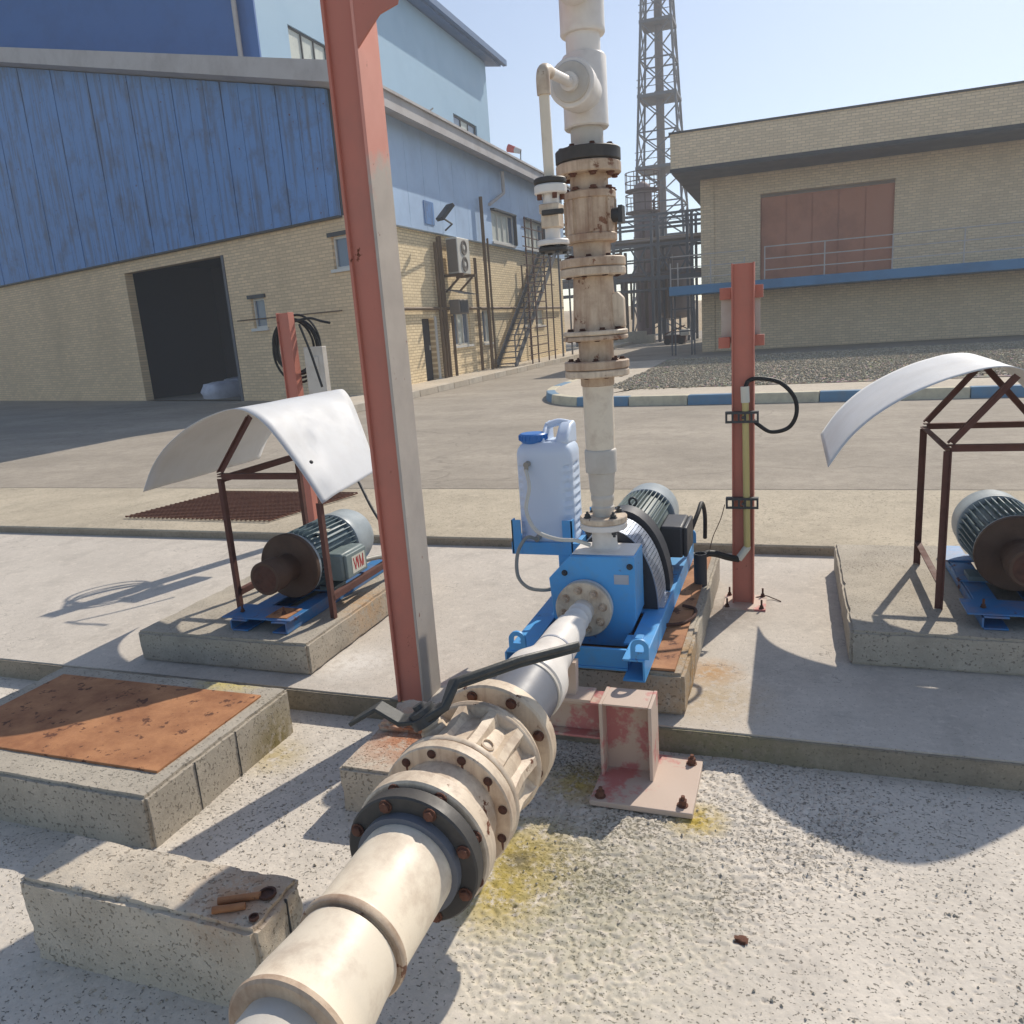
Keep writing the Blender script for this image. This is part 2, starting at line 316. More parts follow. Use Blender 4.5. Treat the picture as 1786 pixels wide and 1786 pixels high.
M_navy = paint('navy_shade_cladding', (60, 104, 164), .5, .05, (34, 64, 108), .3, 1., bump=.03)  # dark blue puts shade into the colour of the light blue hall's end wall
M_fascia = paint('grey_fascia', (186, 180, 176), .6, .06, (120, 108, 100), .4, 1.2, bump=.08)
M_roofd = paint('blue_roof_edge', (74, 106, 146), .5, .06, (90, 100, 116), .3, 1., bump=.03)
M_winf = plain('window_frame', (206, 204, 198), .5)
M_glass = plain('window_glass', (96, 112, 132), .12, 0, .1, 3., .6)
M_curtain = paint('pale_window_curtain', (196, 200, 190), .5, .06, (140, 146, 140), .5, 3., bump=.02)
M_steel = paint('dark_structural_steel', (92, 94, 100), .6, .12, (96, 84, 74), .4, .8, bump=.05)
M_steelb = paint('brown_pipework', (104, 84, 62), .65, .12, (72, 58, 46), .5, 2., bump=.05)
M_stack = paint('chimney_steel', (118, 106, 100), .6, .08, (96, 88, 86), .4, .5, bump=.03)
M_reddoor = paint('brown_red_door', (186, 128, 102), .6, .06, (104, 68, 60), .4, .8, bump=.04)
M_slab = paint('blue_slab_edge', (84, 134, 174), .55, .08, (60, 80, 104), .4, 1., bump=.04)
M_kblue = paint('blue_kerb_paint', (104, 138, 164), .8, .08, (130, 130, 126), .5, 5., bump=.3)
M_kcream = paint('cream_kerb_paint', (204, 194, 168), .85, .06, (140, 130, 116), .5, 5., bump=.3)
M_kwhite = paint('worn_white_kerb', (196, 186, 170), .85, .06, (140, 130, 116), .5, 4., bump=.3)
M_hill = concrete('dry_hillside', (176, 152, 116), .3, .8, .15, .08, .3, dark=(120, 104, 80))
M_bag = paint('woven_white_sack', (190, 192, 204), .7, .06, (120, 120, 136), .5, 3., bump=.3)
M_ac = plain('ac_white', (206, 202, 192), .5)
M_acg = plain('ac_side_grey', (120, 112, 104), .6)
# ------------------------------------------------------------------ the ground
def sheet(x0, y0, x1, y1, z): return MB().add([(x0, y0, z), (x1, y0, z), (x1, y1, z), (x0, y1, z)], [(0, 1, 2, 3)])
struct('ground', sheet(-900, -900, 900, 1500, -.6), M_road)
ZG = -.10
def uneven(x0, y0, x1, y1, z, step, amp, f):
    nx, ny = int((x1-x0)/step), int((y1-y0)/step); vs = []; fs = []
    for j in range(ny+1):
        for i in range(nx+1):
            x, y = x0+(x1-x0)*i/nx, y0+(y1-y0)*j/ny
            vs.append((x, y, z+amp*mnoise.noise((x*f, y*f, 0))+amp*.4*mnoise.noise((x*f*4, y*f*4, 3))))
    for j in range(ny):
        for i in range(nx): a = j*(nx+1)+i; fs.append((a, a+1, a+nx+2, a+nx+1))
    return MB().add(vs, fs)
CL = [(PZ(1130, 1480, ZG), .62), (PZ(1000, 1345, ZG), .35), (PZ(1320, 1420, ZG), .5), (PZ(980, 1640, ZG), .35)]
def yard_h(x, y):
    m = 0.
    for c, r in CL: m = max(m, 1-math.hypot(x-c.x, y-c.y)/r)
    m = max(0., min(1., m*2.2+.5*mnoise.noise((x*3, y*3, 2))-.1)); m = .14+.86*m*m*(3-2*m)
    n1 = mnoise.noise((x*58, y*50, 1))+.35*mnoise.noise((x*120, y*120, 6)); n2 = mnoise.noise((x*100, y*100, 4)); p1 = max(0., min(1., (n1-.02)/.16)); p1 = p1*p1*(3-2*p1); n3 = mnoise.noise((x*24, y*24, 8)); n4 = mnoise.noise((x*60, y*60, 11))
    h = .004*mnoise.noise((x*3, y*3, 0))-m*(.0046*p1+.0020*n2)+m*.0015*n3
    if n4 > .42: h -= .006*(n4-.42)*3
    return h+.0006*n2
gx0, gx1, gy0, gy1, st_ = -2.35, 1.35, .5, 2.70, .0052
nx, ny = int((gx1-gx0)/st_), int((gy1-gy0)/st_); vs = []
for j in range(ny+1):
    for i in range(nx+1):
        x, y = gx0+(gx1-gx0)*i/nx, gy0+(gy1-gy0)*j/ny; e = min(1, min(x-gx0, gx1-x, y-gy0)/.05); vs.append((x, y, ZG+yard_h(x, y)*max(0, e)))
fs = [(j*(nx+1)+i, j*(nx+1)+i+1, (j+1)*(nx+1)+i+1, (j+1)*(nx+1)+i) for j in range(ny) for i in range(nx)]
me = bpy.data.meshes.new('yard_floor'); me.from_pydata(vs, [], fs); me.shade_smooth(); me.materials.append(M_ground)
yf = bpy.data.objects.new('yard_floor', me); col.objects.link(yf); yf['kind'] = 'structure'
for a in ((-7, -3, gx0, 2.70), (gx1, -3, 6, 2.70), (gx0, -3, gx1, gy0)): struct('yard_floor', sheet(*a, ZG), M_ground)
plat = struct('concrete_platform', rough_block((-8, 2.69, -.5), (7, 4.97, 0), .12, .0012, 2., .008), None); plat.data.materials.append(M_plat)
M_face = concrete('dirty_shade_toned_face', (150, 140, 124), .3, 90., .16, 3., .6, dark=(84, 80, 68), smudge=.6, stain=[((-.3, 2.69, -.05), .6, (112, 112, 76), .5), ((-1.6, 2.69, -.1), .7, (110, 104, 84), .5)])  # base colour darkened to stand in for shade; dirt and moss stains on top
struct('platform_shade_face', rough_block((-7.9, 2.684, -.3), (6.9, 2.70, -.006), .08, .0012, 5., .003), None).data.materials.append(M_face)  # thin strip laid over the front so its colour reads as shaded
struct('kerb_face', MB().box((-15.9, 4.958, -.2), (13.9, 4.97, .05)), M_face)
struct('paving', MB().box((-16, 4.965, -.5), (14, 6.58, .06)), M_pave, bevel=.012)
struct('paving_joint', MB().box((-16, 6.58, -.5), (14, 6.615, .052)), M_plinth)
struct('road', MB().box((-250, 6.615, -.5), (250, 900, .055)), M_road)
# pavement along the hall, kerb stones painted white in turn
struct('pavement', MB().box((-9.6, 12.5, .0), (-8.24, 60, .19)), M_walk)
kw = MB().box((-.11, 0, 0), (.11, .965, .145)).mesh('kerb_stone', M_kwhite); kb = MB().box((-.11, 0, 0), (.11, .965, .145)).mesh('kerb_stone', M_walk)
pk = thing('hall_kerb', 'kerb of worn white and bare stones along the brick hall', 'kerb', (-8.13, 13, .06))
for i in range(26): inst('kerb_stone', kw if i % 2 else kb, Matrix.Translation((-8.13, 12.5+i, .06)), pk)
# island with kerb, pavement rim and gravel
isl = []
for i in range(9):
    th = math.pi/2*i/8; isl.append((-2.95-1.8*math.cos(th), 16.4-3.2*math.sin(th)))
isl = [(-4.95, 24.), (-4.85, 20.), (-4.78, 18.)]+isl+[(-1.0, 12.95), (4., 12.6), (14., 12.2)]
def offset(pts, d):
    out = []
    for i, p in enumerate(pts):
        a, b = Vector(pts[max(i-1, 0)]), Vector(pts[min(i+1, len(pts)-1)]); t = (b-a).normalized(); out.append((p[0]-t.y*d, p[1]+t.x*d))
    return out
def ribbon(a, b, z): k = len(a); return MB().add([(p[0], p[1], z) for p in a]+[(p[0], p[1], z) for p in b], [(i, i+1, k+i+1, k+i) for i in range(k-1)])
inner = offset(isl, .18); rim = offset(isl, 1.5)
struct('island_pavement', ribbon(inner, offset(isl, 1.9), .2), M_walk)
poly = rim+[(14, 24), (-3.2, 24)]
gb = MB().add([(p[0], p[1], .21) for p in poly], [tuple(range(len(poly)))]); struct('island_bed', gb, M_gravel)
ik = thing('island_kerb', 'curved kerb painted blue and cream in turn around the gravel island', 'kerb', (-2.9, 13.2, .05))
path = [Vector(p) for p in smoothpts([(p[0], p[1], 0) for p in isl], 14)]
acc = [0.]
for a, b in zip(path, path[1:]): acc.append(acc[-1]+(b-a).length)
def at_len(s):
    for i in range(len(acc)-1):
        if acc[i+1] >= s: t = (s-acc[i])/max(1e-6, acc[i+1]-acc[i]); return path[i].lerp(path[i+1], t)
    return path[-1]
s = 0.; i = 0
while s < acc[-1]-1.05:
    pts = [at_len(s+.99*k/4) for k in range(5)]; L = []
    for k, p in enumerate(pts):
        t = (pts[min(k+1, 4)]-pts[max(k-1, 0)]).normalized(); nrm = Vector((-t.y, t.x, 0)); L.append((p, p+nrm*.2))
    vs = []
    for p, q in L: vs += [(p.x, p.y, .0), (q.x, q.y, .0), (q.x, q.y, .21), (p.x+(q.x-p.x)*.12, p.y+(q.y-p.y)*.12, .21)]
    fs = [(0, 1, 2, 3), (16, 19, 18, 17)]
    for k in range(4):
        o = k*4; fs += [(o+a, o+(a+1) % 4, o+4+(a+1) % 4, o+4+a) for a in range(4)]
    part('kerb_stone', MB().add(vs, fs), M_kblue if i % 2 else M_kcream, ik, bevel=.015); s += 1.0; i += 1
# loose stones (uncountable)
def scatter_stones(fn, n, rmin, rmax, seed):
    rnd = random.Random(seed); mb = MB()
    ico = [(-1, 0, 0), (1, 0, 0), (0, -1, 0), (0, 1, 0), (0, 0, -1), (0, 0, 1)]; fc = [(0, 2, 5), (2, 1, 5), (1, 3, 5), (3, 0, 5), (2, 0, 4), (1, 2, 4), (3, 1, 4), (0, 3, 4)]
    for _ in range(n):
        p = fn(rnd)
        if p is None: continue
        r = rmin+(rmax-rmin)*rnd.random()**2.5; a = rnd.random()*6.3; ca, sa = math.cos(a), math.sin(a); sx, sy, sz = [r*(.6+.7*rnd.random()) for _ in range(3)]
        mb.add([(p[0]+(x*sx*ca-y*sy*sa), p[1]+(x*sx*sa+y*sy*ca), p[2]+z*sz*.7) for x, y, z in ico], fc)
    return mb
def in_isl(rnd):
    x = rnd.uniform(-3.3, 8); y = rnd.uniform(14.4, 23.8)
    if x < -2.9+.0 and (x+2.9)**2/.3+(y-16.4)**2/3. > 1 and y < 16.4: return None
    return (x, y, .22)
stuff('gravel', scatter_stones(in_isl, 24000, .015, .042, 3), M_gstone, 'loose grey gravel filling the kerbed island', 'gravel')
def on_yard(rnd):
    x = rnd.uniform(-2.6, 2.2); y = .6+2.05*rnd.random()
    if mnoise.noise((x*1.7, y*1.7, 5)) < -.05+.25*rnd.random(): return None
    return (x, y, ZG+.001)
stuff('loose_grit', scatter_stones(on_yard, 9000, .0015, .007, 4), M_pebble, 'fine loose grit on the pitted yard floor', 'grit')
# ------------------------------------------------------------------ concrete plinths and blocks
def block(name, label, a, b, m, cut=.05, amp=.004, seed=1., rnd=.012, cat='plinth', group=None):
    me = rough_block(a, b, cut, amp, seed, rnd); me.materials.append(m)
    t = thing(name, label, cat, ((a[0]+b[0])/2, (a[1]+b[1])/2, a[2]), group); part('concrete_body', me, None, t); return t
pr = block('concrete_plinth', 'concrete plinth with rusty top plate under the blue pump', (-1.04, 2.78, 0), (-.365, 4.40, .172), M_plinth, .05, .004, 1.)
part('steel_plate', MB().box((-1.0, 2.80, .174), (-.402, 4.32, .184)), M_plate, pr, bevel=.002)
part('shim_plate', MB().box((-.80, 2.79, .185), (-.60, 2.86, .192)).box((-.74, 2.775, .178), (-.62, 2.80, .192)), M_ivory, pr)
pl = block('concrete_plinth', 'concrete plinth under the grey motor and white sheet canopy', (-3.05, 2.82, 0), (-2.06, 4.15, .155), M_plinth, .05, .004, 5.)
pb = block('concrete_plinth', 'yellow-stained concrete block with orange plate below the platform edge', (-3.2, 1.72, -.2), (-1.96, 2.52, .095), M_plinth, .04, .003, 9., .012)
pq = PZ(455, 1212, .104); part('steel_plate', MB().box((-3.1, 1.85, .094), (pq.x, pq.y, .104)), M_plate, pb, bevel=.002)
for y in (2.17, 1.95): part('joint_line', MB().box((-1.9635, y, -.1), (-1.957, y+.003, .085)), M_dark, pb)
nb = block('broken_block', 'broken concrete block with rusty anchor holes at lower left', (-1.95, 1.262, -.2), (-1.18, 1.46, .15), M_block, .018, .006, 14., .012, 'block')
for (px_, py_), r in (((467, 1560), .022), ((443, 1602), .012)):
    q = PZ(px_, py_, .153); part('anchor_sleeve', MB().lathe([(.0, r), (.007, r), (.007, r*.75), (.001, r*.72)], q, n=20), M_rustd, nb)
for a, b in (((455, 1561), (380, 1572)), ((428, 1580), (370, 1588))): part('anchor_rod', MB().cyl(PZ(*a, .157), PZ(*b, .160), .009, n=10), M_plate, nb)
part('joint_line', MB().box((-1.1835, 1.385, -.1), (-1.1765, 1.388, .14)), M_dark, nb)
sb = block('support_block', 'concrete support block behind the lever valve with rusty top', (-1.455, 2.07, -.2), (-1.10, 2.46, .065), M_block, .04, .004, 21., .01, 'block')
me = rough_block((-1.44, 2.32, .06), (-1.13, 2.54, .10), .025, .011, 3.3, .014); me.materials.append(M_block); part('rusty_pad', me, None, sb)
# ------------------------------------------------------------------ suction line (runs along Y)
XP, ZP = -.78, .363
def ylathe(prof, n=48): return MB().lathe(prof, (XP, 0, ZP), (0, 1, 0), n)
B_rust = bolt_mesh('bolt', .0118, .010, M_rust, False); B_rusts = bolt_mesh('bolt', .0085, .003, M_rustd, False); B_small = bolt_mesh('bolt', .0085, .010, M_rust); B_black = bolt_mesh('bolt', .012, .014, M_dark)
sp = thing('suction_pipe', 'cream sleeved suction pipe running from the lower left corner to the black flange', 'pipe', (XP, .9, ZG))
part('inlet_pipe', ylathe([(-1.2, .088), (.90, .088)]), M_sleeve, sp)
part('sleeve', ylathe([(.90, .104), (.868, .106), (.868, .112), (.872, .119), (.884, .119), (.888, .116), (.93, .1165), (1.02, .107), (1.060, .1045), (1.063, .095), (1.12, .094)]), M_cream, sp)
part('seal_ring', ylathe([(1.066, .094), (1.066, .101), (1.070, .101), (1.070, .094)]), M_rusty, sp)
part('collar_ring', ylathe([(1.069, .106), (1.068, .112), (1.072, .115), (1.082, .115), (1.086, .111)]), M_rusty, sp)
part('rim_ring', ylathe([(.8665, .106), (.8655, .115), (.870, .1205), (.880, .1205), (.882, .117)]), M_rusty, sp)
part('seal_ring', ylathe([(.885, .088), (.885, .098), (.890, .098), (.890, .088)]), M_grey, sp)
part('sleeve', ylathe([(1.12, .1055), (1.076, .1065), (1.072, .110), (1.078, .113), (1.09, .112), (1.098, .1075), (1.30, .1075), (1.336, .1075)]), M_cream, sp)
part('stub_ring', ylathe([(1.312, .109), (1.312, .121), (1.3345, .121)]), M_greyd, sp)
fl = part('flange', ylathe([(1.335, .109), (1.335, .154), (1.339, .158), (1.372, .158), (1.376, .154), (1.376, .09)]), M_black, sp)
bolts(B_rust, (XP, 1.334, ZP), (0, -1, 0), .139, 8, sp, .35)
lv = thing('lever_valve', 'cream ribbed ball valve with long black lever in the foreground', 'valve', (XP, 1.63, ZG))
part('flange', ylathe([(1.386, .09), (1.386, .160), (1.39, .165), (1.432, .165), (1.437, .160), (1.437, .10)]), M_creamv, lv)
part('neck', ylathe([(1.43, .125), (1.475, .125), (1.51, .132), (1.535, .132)]), M_creamv, lv)
part('flange', ylathe([(1.528, .12), (1.528, .166), (1.532, .170), (1.562, .170), (1.564, .168), (1.566, .12)]), M_creamv, lv)
part('body_ring', ylathe([(1.568, .12), (1.568, .168), (1.572, .171), (1.584, .171), (1.588, .166), (1.588, .12)]), M_creamv, lv)
part('body', ylathe([(1.58, .140), (1.62, .147), (1.70, .147), (1.745, .138)]), M_creamv, lv)
for k in range(12):
    th = 2*math.pi*(k+.35)/12; c, s_ = math.cos(th), math.sin(th); mb = MB(); vs = []
    for (y, r) in ((1.587, .164), (1.66, .158), (1.741, .169)):
        for w_, rr in ((-.030, .130), (-.011, r), (.011, r), (.030, .130)): vs.append((XP+rr*c-w_*s_, y, ZP+rr*s_+w_*c))
    fs = [(0, 1, 2, 3), (8, 11, 10, 9)]
    for j in (0, 4): fs += [(j+a, j+a+1, j+a+5, j+a+4) for a in range(3)]
    part('rib', mb.add(vs, fs), M_creamv, lv)
part('body_ring', ylathe([(1.74, .12), (1.74, .164), (1.744, .170), (1.750, .172), (1.756, .169), (1.762, .172), (1.770, .170), (1.772, .12)]), M_creamv, lv)
part('neck', ylathe([(1.765, .135), (1.80, .126), (1.85, .126)]), M_creamv, lv)
part('flange', ylathe([(1.842, .11), (1.842, .172), (1.847, .178), (1.886, .178), (1.891, .173), (1.891, .1)]), M_creamv, lv)
bolts(B_rusts, (XP, 1.527, ZP), (0, -1, 0), .151, 12, lv, .16); bolts(B_rust, (XP, 1.384, ZP), (0, -1, 0), .147, 8, lv, .35)
bolts(B_rust, (XP, 1.840, ZP), (0, -1, 0), .150, 8, lv, .30); bolts(B_black, (XP, 1.8915, ZP), (0, 1, 0), .150, 8, lv, .30)
th = rad(58); c, s_ = math.cos(th), math.sin(th); pd = Vector((c, 0, s_))
part('plug', MB().lathe([(0, .019), (.018, .019), (.020, .014), (.012, .013)], Vector((XP, 1.635, ZP))+pd*.132, pd, 20), M_creamv, lv)
sv = Vector((-.51, 0, .86)); hub = Vector((XP, 1.66, ZP))
part('stem_housing', MB().lathe([(.10, .040), (.165, .034), (.17, .026), (.185, .026)], hub, sv, 20), M_creamv, lv)
H0 = hub+sv*.195
hb = MB().lathe([(-.014, .042), (.012, .042), (.014, .036), (.026, .036), (.028, .016), (.040, .016)], H0, sv, 20)
def strap(pts, wd, tk, upv):
    mb = MB(); pts = [Vector(p) for p in pts]; vs = []
    for i, p in enumerate(pts):
        d = (pts[min(i+1, len(pts)-1)]-pts[max(i-1, 0)]).normalized(); a = d.cross(upv).normalized(); b = a.cross(d)
        wd_ = wd[i] if isinstance(wd, list) else wd
        vs += [p-a*wd_/2-b*tk/2, p+a*wd_/2-b*tk/2, p+a*wd_/2+b*tk/2, p-a*wd_/2+b*tk/2]
    fs = [(0, 1, 2, 3), tuple(4*(len(pts)-1)+k for k in (3, 2, 1, 0))]
    for j in range(len(pts)-1): fs += [(4*j+a, 4*j+(a+1) % 4, 4*j+4+(a+1) % 4, 4*j+4+a) for a in range(4)]
    return mb.add(vs, fs)
L1 = PY(776, 1232, 1.66); L2 = PY(792, 1190, 1.70); L3 = PY(900, 1152, 1.86); L4 = PY(1006, 1125, 2.02)
S1 = PY(700, 1256, 1.65); S2 = PY(660, 1232, 1.64); S3 = PY(614, 1260, 1.63)
hand = part('handle', strap([H0, H0.lerp(L1, .6), L1, L2, L3, L4-(L4-L3)*.06, L4], [.075, .066, .056, .058, .058, .056, .036], .020, sv), M_handle, lv, .006)
part('handle_channel', strap([L2+Vector((0, 0, -.012)), L3+Vector((0, 0, -.014)), L4+Vector((0, 0, -.012))], .034, .018, sv), M_handle, hand, .004)
part('stop_arm', strap([H0, S1, S2, S3], [.07, .062, .056, .040], .012, sv), M_handle, hand, .003)
part('hub_nut', hb, M_dark, hand)
rd = thing('reducer_pipe', 'grey and white reducing pipe between the lever valve and blue pump', 'pipe', (XP, 2.3, ZG))
part('pipe', ylathe([(1.893, .104), (2.20, .104)]), M_greyd, rd)
part('ring', ylathe([(2.165, .104), (2.168, .108), (2.182, .108), (2.185, .104)]), M_sleeve, rd)
part('reducer', ylathe([(2.185, .105), (2.19, .112), (2.22, .113), (2.27, .110), (2.34, .088), (2.40, .074), (2.46, .071), (2.47, .066)]), M_white, rd)
part('ring', ylathe([(2.462, .068), (2.464, .072), (2.474, .072), (2.476, .066)]), M_grey, rd)
part('pipe', ylathe([(2.47, .067), (2.475, .071), (2.60, .069), (2.70, .062), (2.74, .052), (2.78, .049), (2.79, .052), (2.80, .048), (2.84, .047), (2.85, .05), (2.86, .046), (2.93, .046)]), M_white, rd)
part('flange', ylathe([(2.905, .05), (2.905, .112), (2.909, .116), (2.930, .116), (2.934, .112), (2.934, .05)]), M_creamv, rd)
part('flange', ylathe([(2.937, .05), (2.937, .114), (2.957, .114), (2.957, .05)]), M_white, rd)
bolts(bolt_mesh('bolt', .0135, .016, M_rusty), (XP, 2.9045, ZP), (0, -1, 0), .084, 8, rd, .2)
# ------------------------------------------------------------------ pipe support bracket
br = thing('pipe_support', 'faded red steel post with base plate and stub beam under the pipe', 'pipe support', (-.53, 2.5, -.12))
part('base_plate', MB().box((-.632, 2.315, -.118), (-.288, 2.655, -.098)), M_redp, br, bevel=.003)
zb = -.098; T = .18
pc = MB().box((-.612, 2.535, zb), (-.452, 2.545, T-.006))
part('web', pc, M_redq, br)
part('post_flange', MB().box((-.624, 2.47, zb), (-.612, 2.61, T)), M_redp, br, bevel=.002); part('post_flange', MB().box((-.452, 2.47, zb), (-.440, 2.61, T)), M_redp, br, bevel=.002)
part('cap_plate', MB().box((-.611, 2.475, T-.006), (-.453, 2.605, T)), M_redp, br)
part('stub_beam', MB().box((-.90, 2.50, .155), (-.625, 2.60, .165)).box((-.90, 2.545, .035), (-.625, 2.555, .155)).box((-.90, 2.50, .025), (-.625, 2.60, .035)), M_redq, br, bevel=.002)
part('saddle', MB().box((-.93, 2.50, .165), (-.66, 2.60, .175)).prism([(-.84, .175), (-.72, .175), (-.715, .30), (-.745, .30), (-.78, .288), (-.815, .30), (-.845, .30)], 'Y', 2.53, 2.57), M_redp, br)
B_big = bolt_mesh('anchor_bolt', .014, .022, M_rust)
for x, y in ((-.60, 2.345), (-.325, 2.355), (-.325, 2.615), (-.6, 2.62)): inst('anchor_bolt', B_big, align((x, y, zb), (0.05, .03, 1), 1., random.random()), br)
br.location += Vector((.006, -.03, .02))
# ------------------------------------------------------------------ blue pump
PM = -.72
pu = thing('pump_unit', 'blue chemical pump with black guard and ribbed motor on blue frame', 'pump', (PM, 3.4, .184))
def chan(x0, x1, y0, y1, z0, z1, tk=.008): return MB().box((x0, y0, z0), (x1, y1, z0+tk)).box((x0, y0, z1-tk), (x1, y1, z1)).box((x1-tk, y0, z0+tk), (x1, y1, z1-tk))
part('base_rail', chan(-.575, -.492, 2.66, 4.24, .186, .275), M_blue, pu, .0015)
part('base_rail', chan(-.94, -1.03, 2.66, 4.24, .186, .275), M_blue, pu, .0015)
part('cross_plate', MB().box((-.94, 2.74, .20), (-.57, 2.755, .275)).box((-.94, 2.735, .19), (-.57, 2.83, .20)), M_blue, pu, .0015)
part('cross_plate', MB().box((-.94, 3.16, .262), (-.56, 3.30, .274)), M_blue, pu, .0015); part('cross_plate', MB().box((-.94, 3.62, .262), (-.56, 3.75, .274)), M_blue, pu, .0015); part('cross_plate', MB().box((-.94, 4.1, .262), (-.56, 4.22, .274)), M_blue, pu, .0015)
part('foot_bracket', MB().box((-.60, 2.82, .262), (-.52, 2.90, .272)).box((-.56, 2.84, .272), (-.53, 2.88, .285)), M_blue, pu, .001)
def lug(x, y):
    mb = MB(); n = 16; R, r, h = .034, .016, .045; ring = []
    for i in range(n+1): th = math.pi*i/n; ring.append((math.cos(th), math.sin(th)))
    out = [(R, 0)]+[(R*a, h+R*b) for a, b in ring]+[(-R, 0)]
    inn = [(r, .001)]+[(r*a, h+r*b) for a, b in ring]+[(-r, .001)]
    inn = [(r*1., h-r*.9)]+[(r*a, h+r*b) for a, b in ring]+[(-r*1., h-r*.9)]
    vs = [(x+p[0], y+t, .275+p[1]) for t in (0, .012) for p in out+inn]; k = len(out); fs = []
    for t in (0, 2*k):
        fs += [(t+i, t+i+1, t+k+i+1, t+k+i) for i in range(k-1)]; fs.append((t, t+k, t+2*k-1, t+k-1))
    for o in (0, k): fs += [(o+i, o+i+1, o+2*k+i+1, o+2*k+i) for i in range(k-1)]
    fs += [(k, 2*k-1, 4*k-1, 3*k)]
    return mb.add(vs, fs)
for x, y in ((-.51, 2.665), (-.985, 2.665), (-.51, 4.22), (-.985, 4.22)): part('lifting_lug', lug(x, y), M_blue, pu)
front = [(-.575, .575), (-.842, .570), (-.934, .474), (-.922, .300), (-.84, .19), (-.62, .19), (-.575, .31)]
cs = part('casing', MB().prism(front, 'Y', 2.962, 3.005), M_blue, pu, .004)
part('casing_back', MB().prism([(x*.985-.011, z-.002) for x, z in front], 'Y', 3.012, 3.16), M_blue, pu, .004)
part('sunlit_top_slab', MB().box((-.836, 2.985, .5725), (-.582, 3.155, .578)), M_white, pu, .002)  # pale slab added; its white stands in for sunlight on the casing top
for x, z in ((-.865, .50), (-.595, .535), (-.60, .24), (-.87, .25)): inst('casing_bolt', B_black, align((x, 2.9615, z), (0, -1, 0), .8), cs)
part('nozzle_collar', MB().lathe([(.571, .075), (.585, .056), (.60, .052), (.665, .052)], (PM, 3.085, 0)), M_white, pu)
part('bearing_frame', MB().cyl((PM, 3.16, .42), (PM, 3.30, .42), .085).box((-.82, 3.17, .26), (-.62, 3.29, .40)), M_blue, pu)
def arch(rx, rz, y0, y1, tk, zc=.276, n=24, cx=PM):
    o = [(cx+rx*math.cos(math.pi*i/n), zc+rz*math.sin(math.pi*i/n)) for i in range(n+1)]; q = [(cx+(rx-tk)*math.cos(math.pi*i/n), zc+(rz-tk)*math.sin(math.pi*i/n)) for i in range(n+1)]
    return MB().prism(o+q[::-1], 'Y', y0, y1)
gd = part('coupling_guard', arch(.195, .345, 3.185, 3.20, .16), M_guard, pu); part('guard_plate', arch(.19, .34, 3.385, 3.40, .185), M_guard, gd)
mg = MB()
for i in range(48):      # perforated strip: narrow bars with gaps
    a0 = math.pi*(i+.16)/48; a1 = math.pi*(i+.84)/48
    P = [(PM+.199*math.cos(a), .276+.350*math.sin(a)) for a in (a0, a1)]; Q = [(PM+.196*math.cos(a), .276+.346*math.sin(a)) for a in (a0, a1)]
    mg.prism([P[0], P[1], Q[1], Q[0]], 'Y', 3.19, 3.405)
for y in (3.188, 3.21, 3.232, 3.254, 3.276, 3.298, 3.32, 3.342, 3.364, 3.39): mg.add(arch(.1995, .3505, y, y+.010, .004, n=32).v, arch(.1995, .3505, y, y+.010, .004, n=32).f)
part('mesh_strip', mg, M_mesh, gd)
part('strip_foot', MB().box((-.545, 3.20, .276), (-.50, 3.40, .281)), M_mesh, gd)
part('guard_arch', arch(.215, .375, 3.43, 3.54, .05), M_guard, pu)
MZ = .455; mo = part('motor', MB().lathe([(3.60, .07), (3.60, .125), (3.63, .13), (4.10, .13)], (PM, 0, MZ), (0, 1, 0), 40), M_motor, pu)
part('end_shield', MB().lathe([(3.56, .05), (3.57, .13), (3.575, .146), (3.60, .148), (3.61, .13)], (PM, 0, MZ), (0, 1, 0), 40), M_motor, mo)
for k in range(44):
    th = 2*math.pi*k/44
    if -.5 < (th+.5) % (2*math.pi)-.5 < .55: continue
    c, s_ = math.cos(th), math.sin(th)
    part('fin', MB().bar((PM+.142*c, 3.62, MZ+.142*s_), (PM+.142*c, 4.08, MZ+.142*s_), .026, .004, (-s_, 0, c)), M_motor, mo)
part('fan_cowl', MB().lathe([(4.06, .150), (4.065, .156), (4.25, .152), (4.275, .135), (4.28, .0)], (PM, 0, MZ), (0, 1, 0), 40), M_cowl, mo)
part('eye_bolt', MB().tube([(PM+.018*math.cos(a), 3.72, MZ+.168+.02*math.sin(a)) for a in [2*math.pi*i/16 for i in range(17)]], .006, 8), M_dark, mo)
part('terminal_box', MB().box((-.585, 3.66, .36), (-.475, 3.92, .515)), M_box, mo, .012); part('terminal_lid', MB().box((-.4745, 3.665, .365), (-.455, 3.915, .51)), M_box, mo, .006)
part('motor_foot', MB().box((-.62, 3.62, .276), (-.53, 3.72, .30)).box((-.62, 3.64, .30), (-.60, 3.70, .36)), M_cowl, mo, .003); part('motor_foot', MB().box((-.91, 3.62, .276), (-.82, 3.72, .30)).box((-.84, 3.64, .30), (-.82, 3.70, .36)), M_cowl, mo, .003)
part('motor_foot', MB().box((-.62, 3.98, .276), (-.53, 4.06, .30)).box((-.62, 4.0, .30), (-.60, 4.05, .36)), M_cowl, mo, .003)
part('motor_cable', MB().tube(smoothpts([(-.47, 3.90, .42), (-.44, 4.0, .50), (-.43, 4.1, .53), (-.425, 4.2, .44), (-.43, 4.24, .30)], 6), .011), M_rubber, pu)
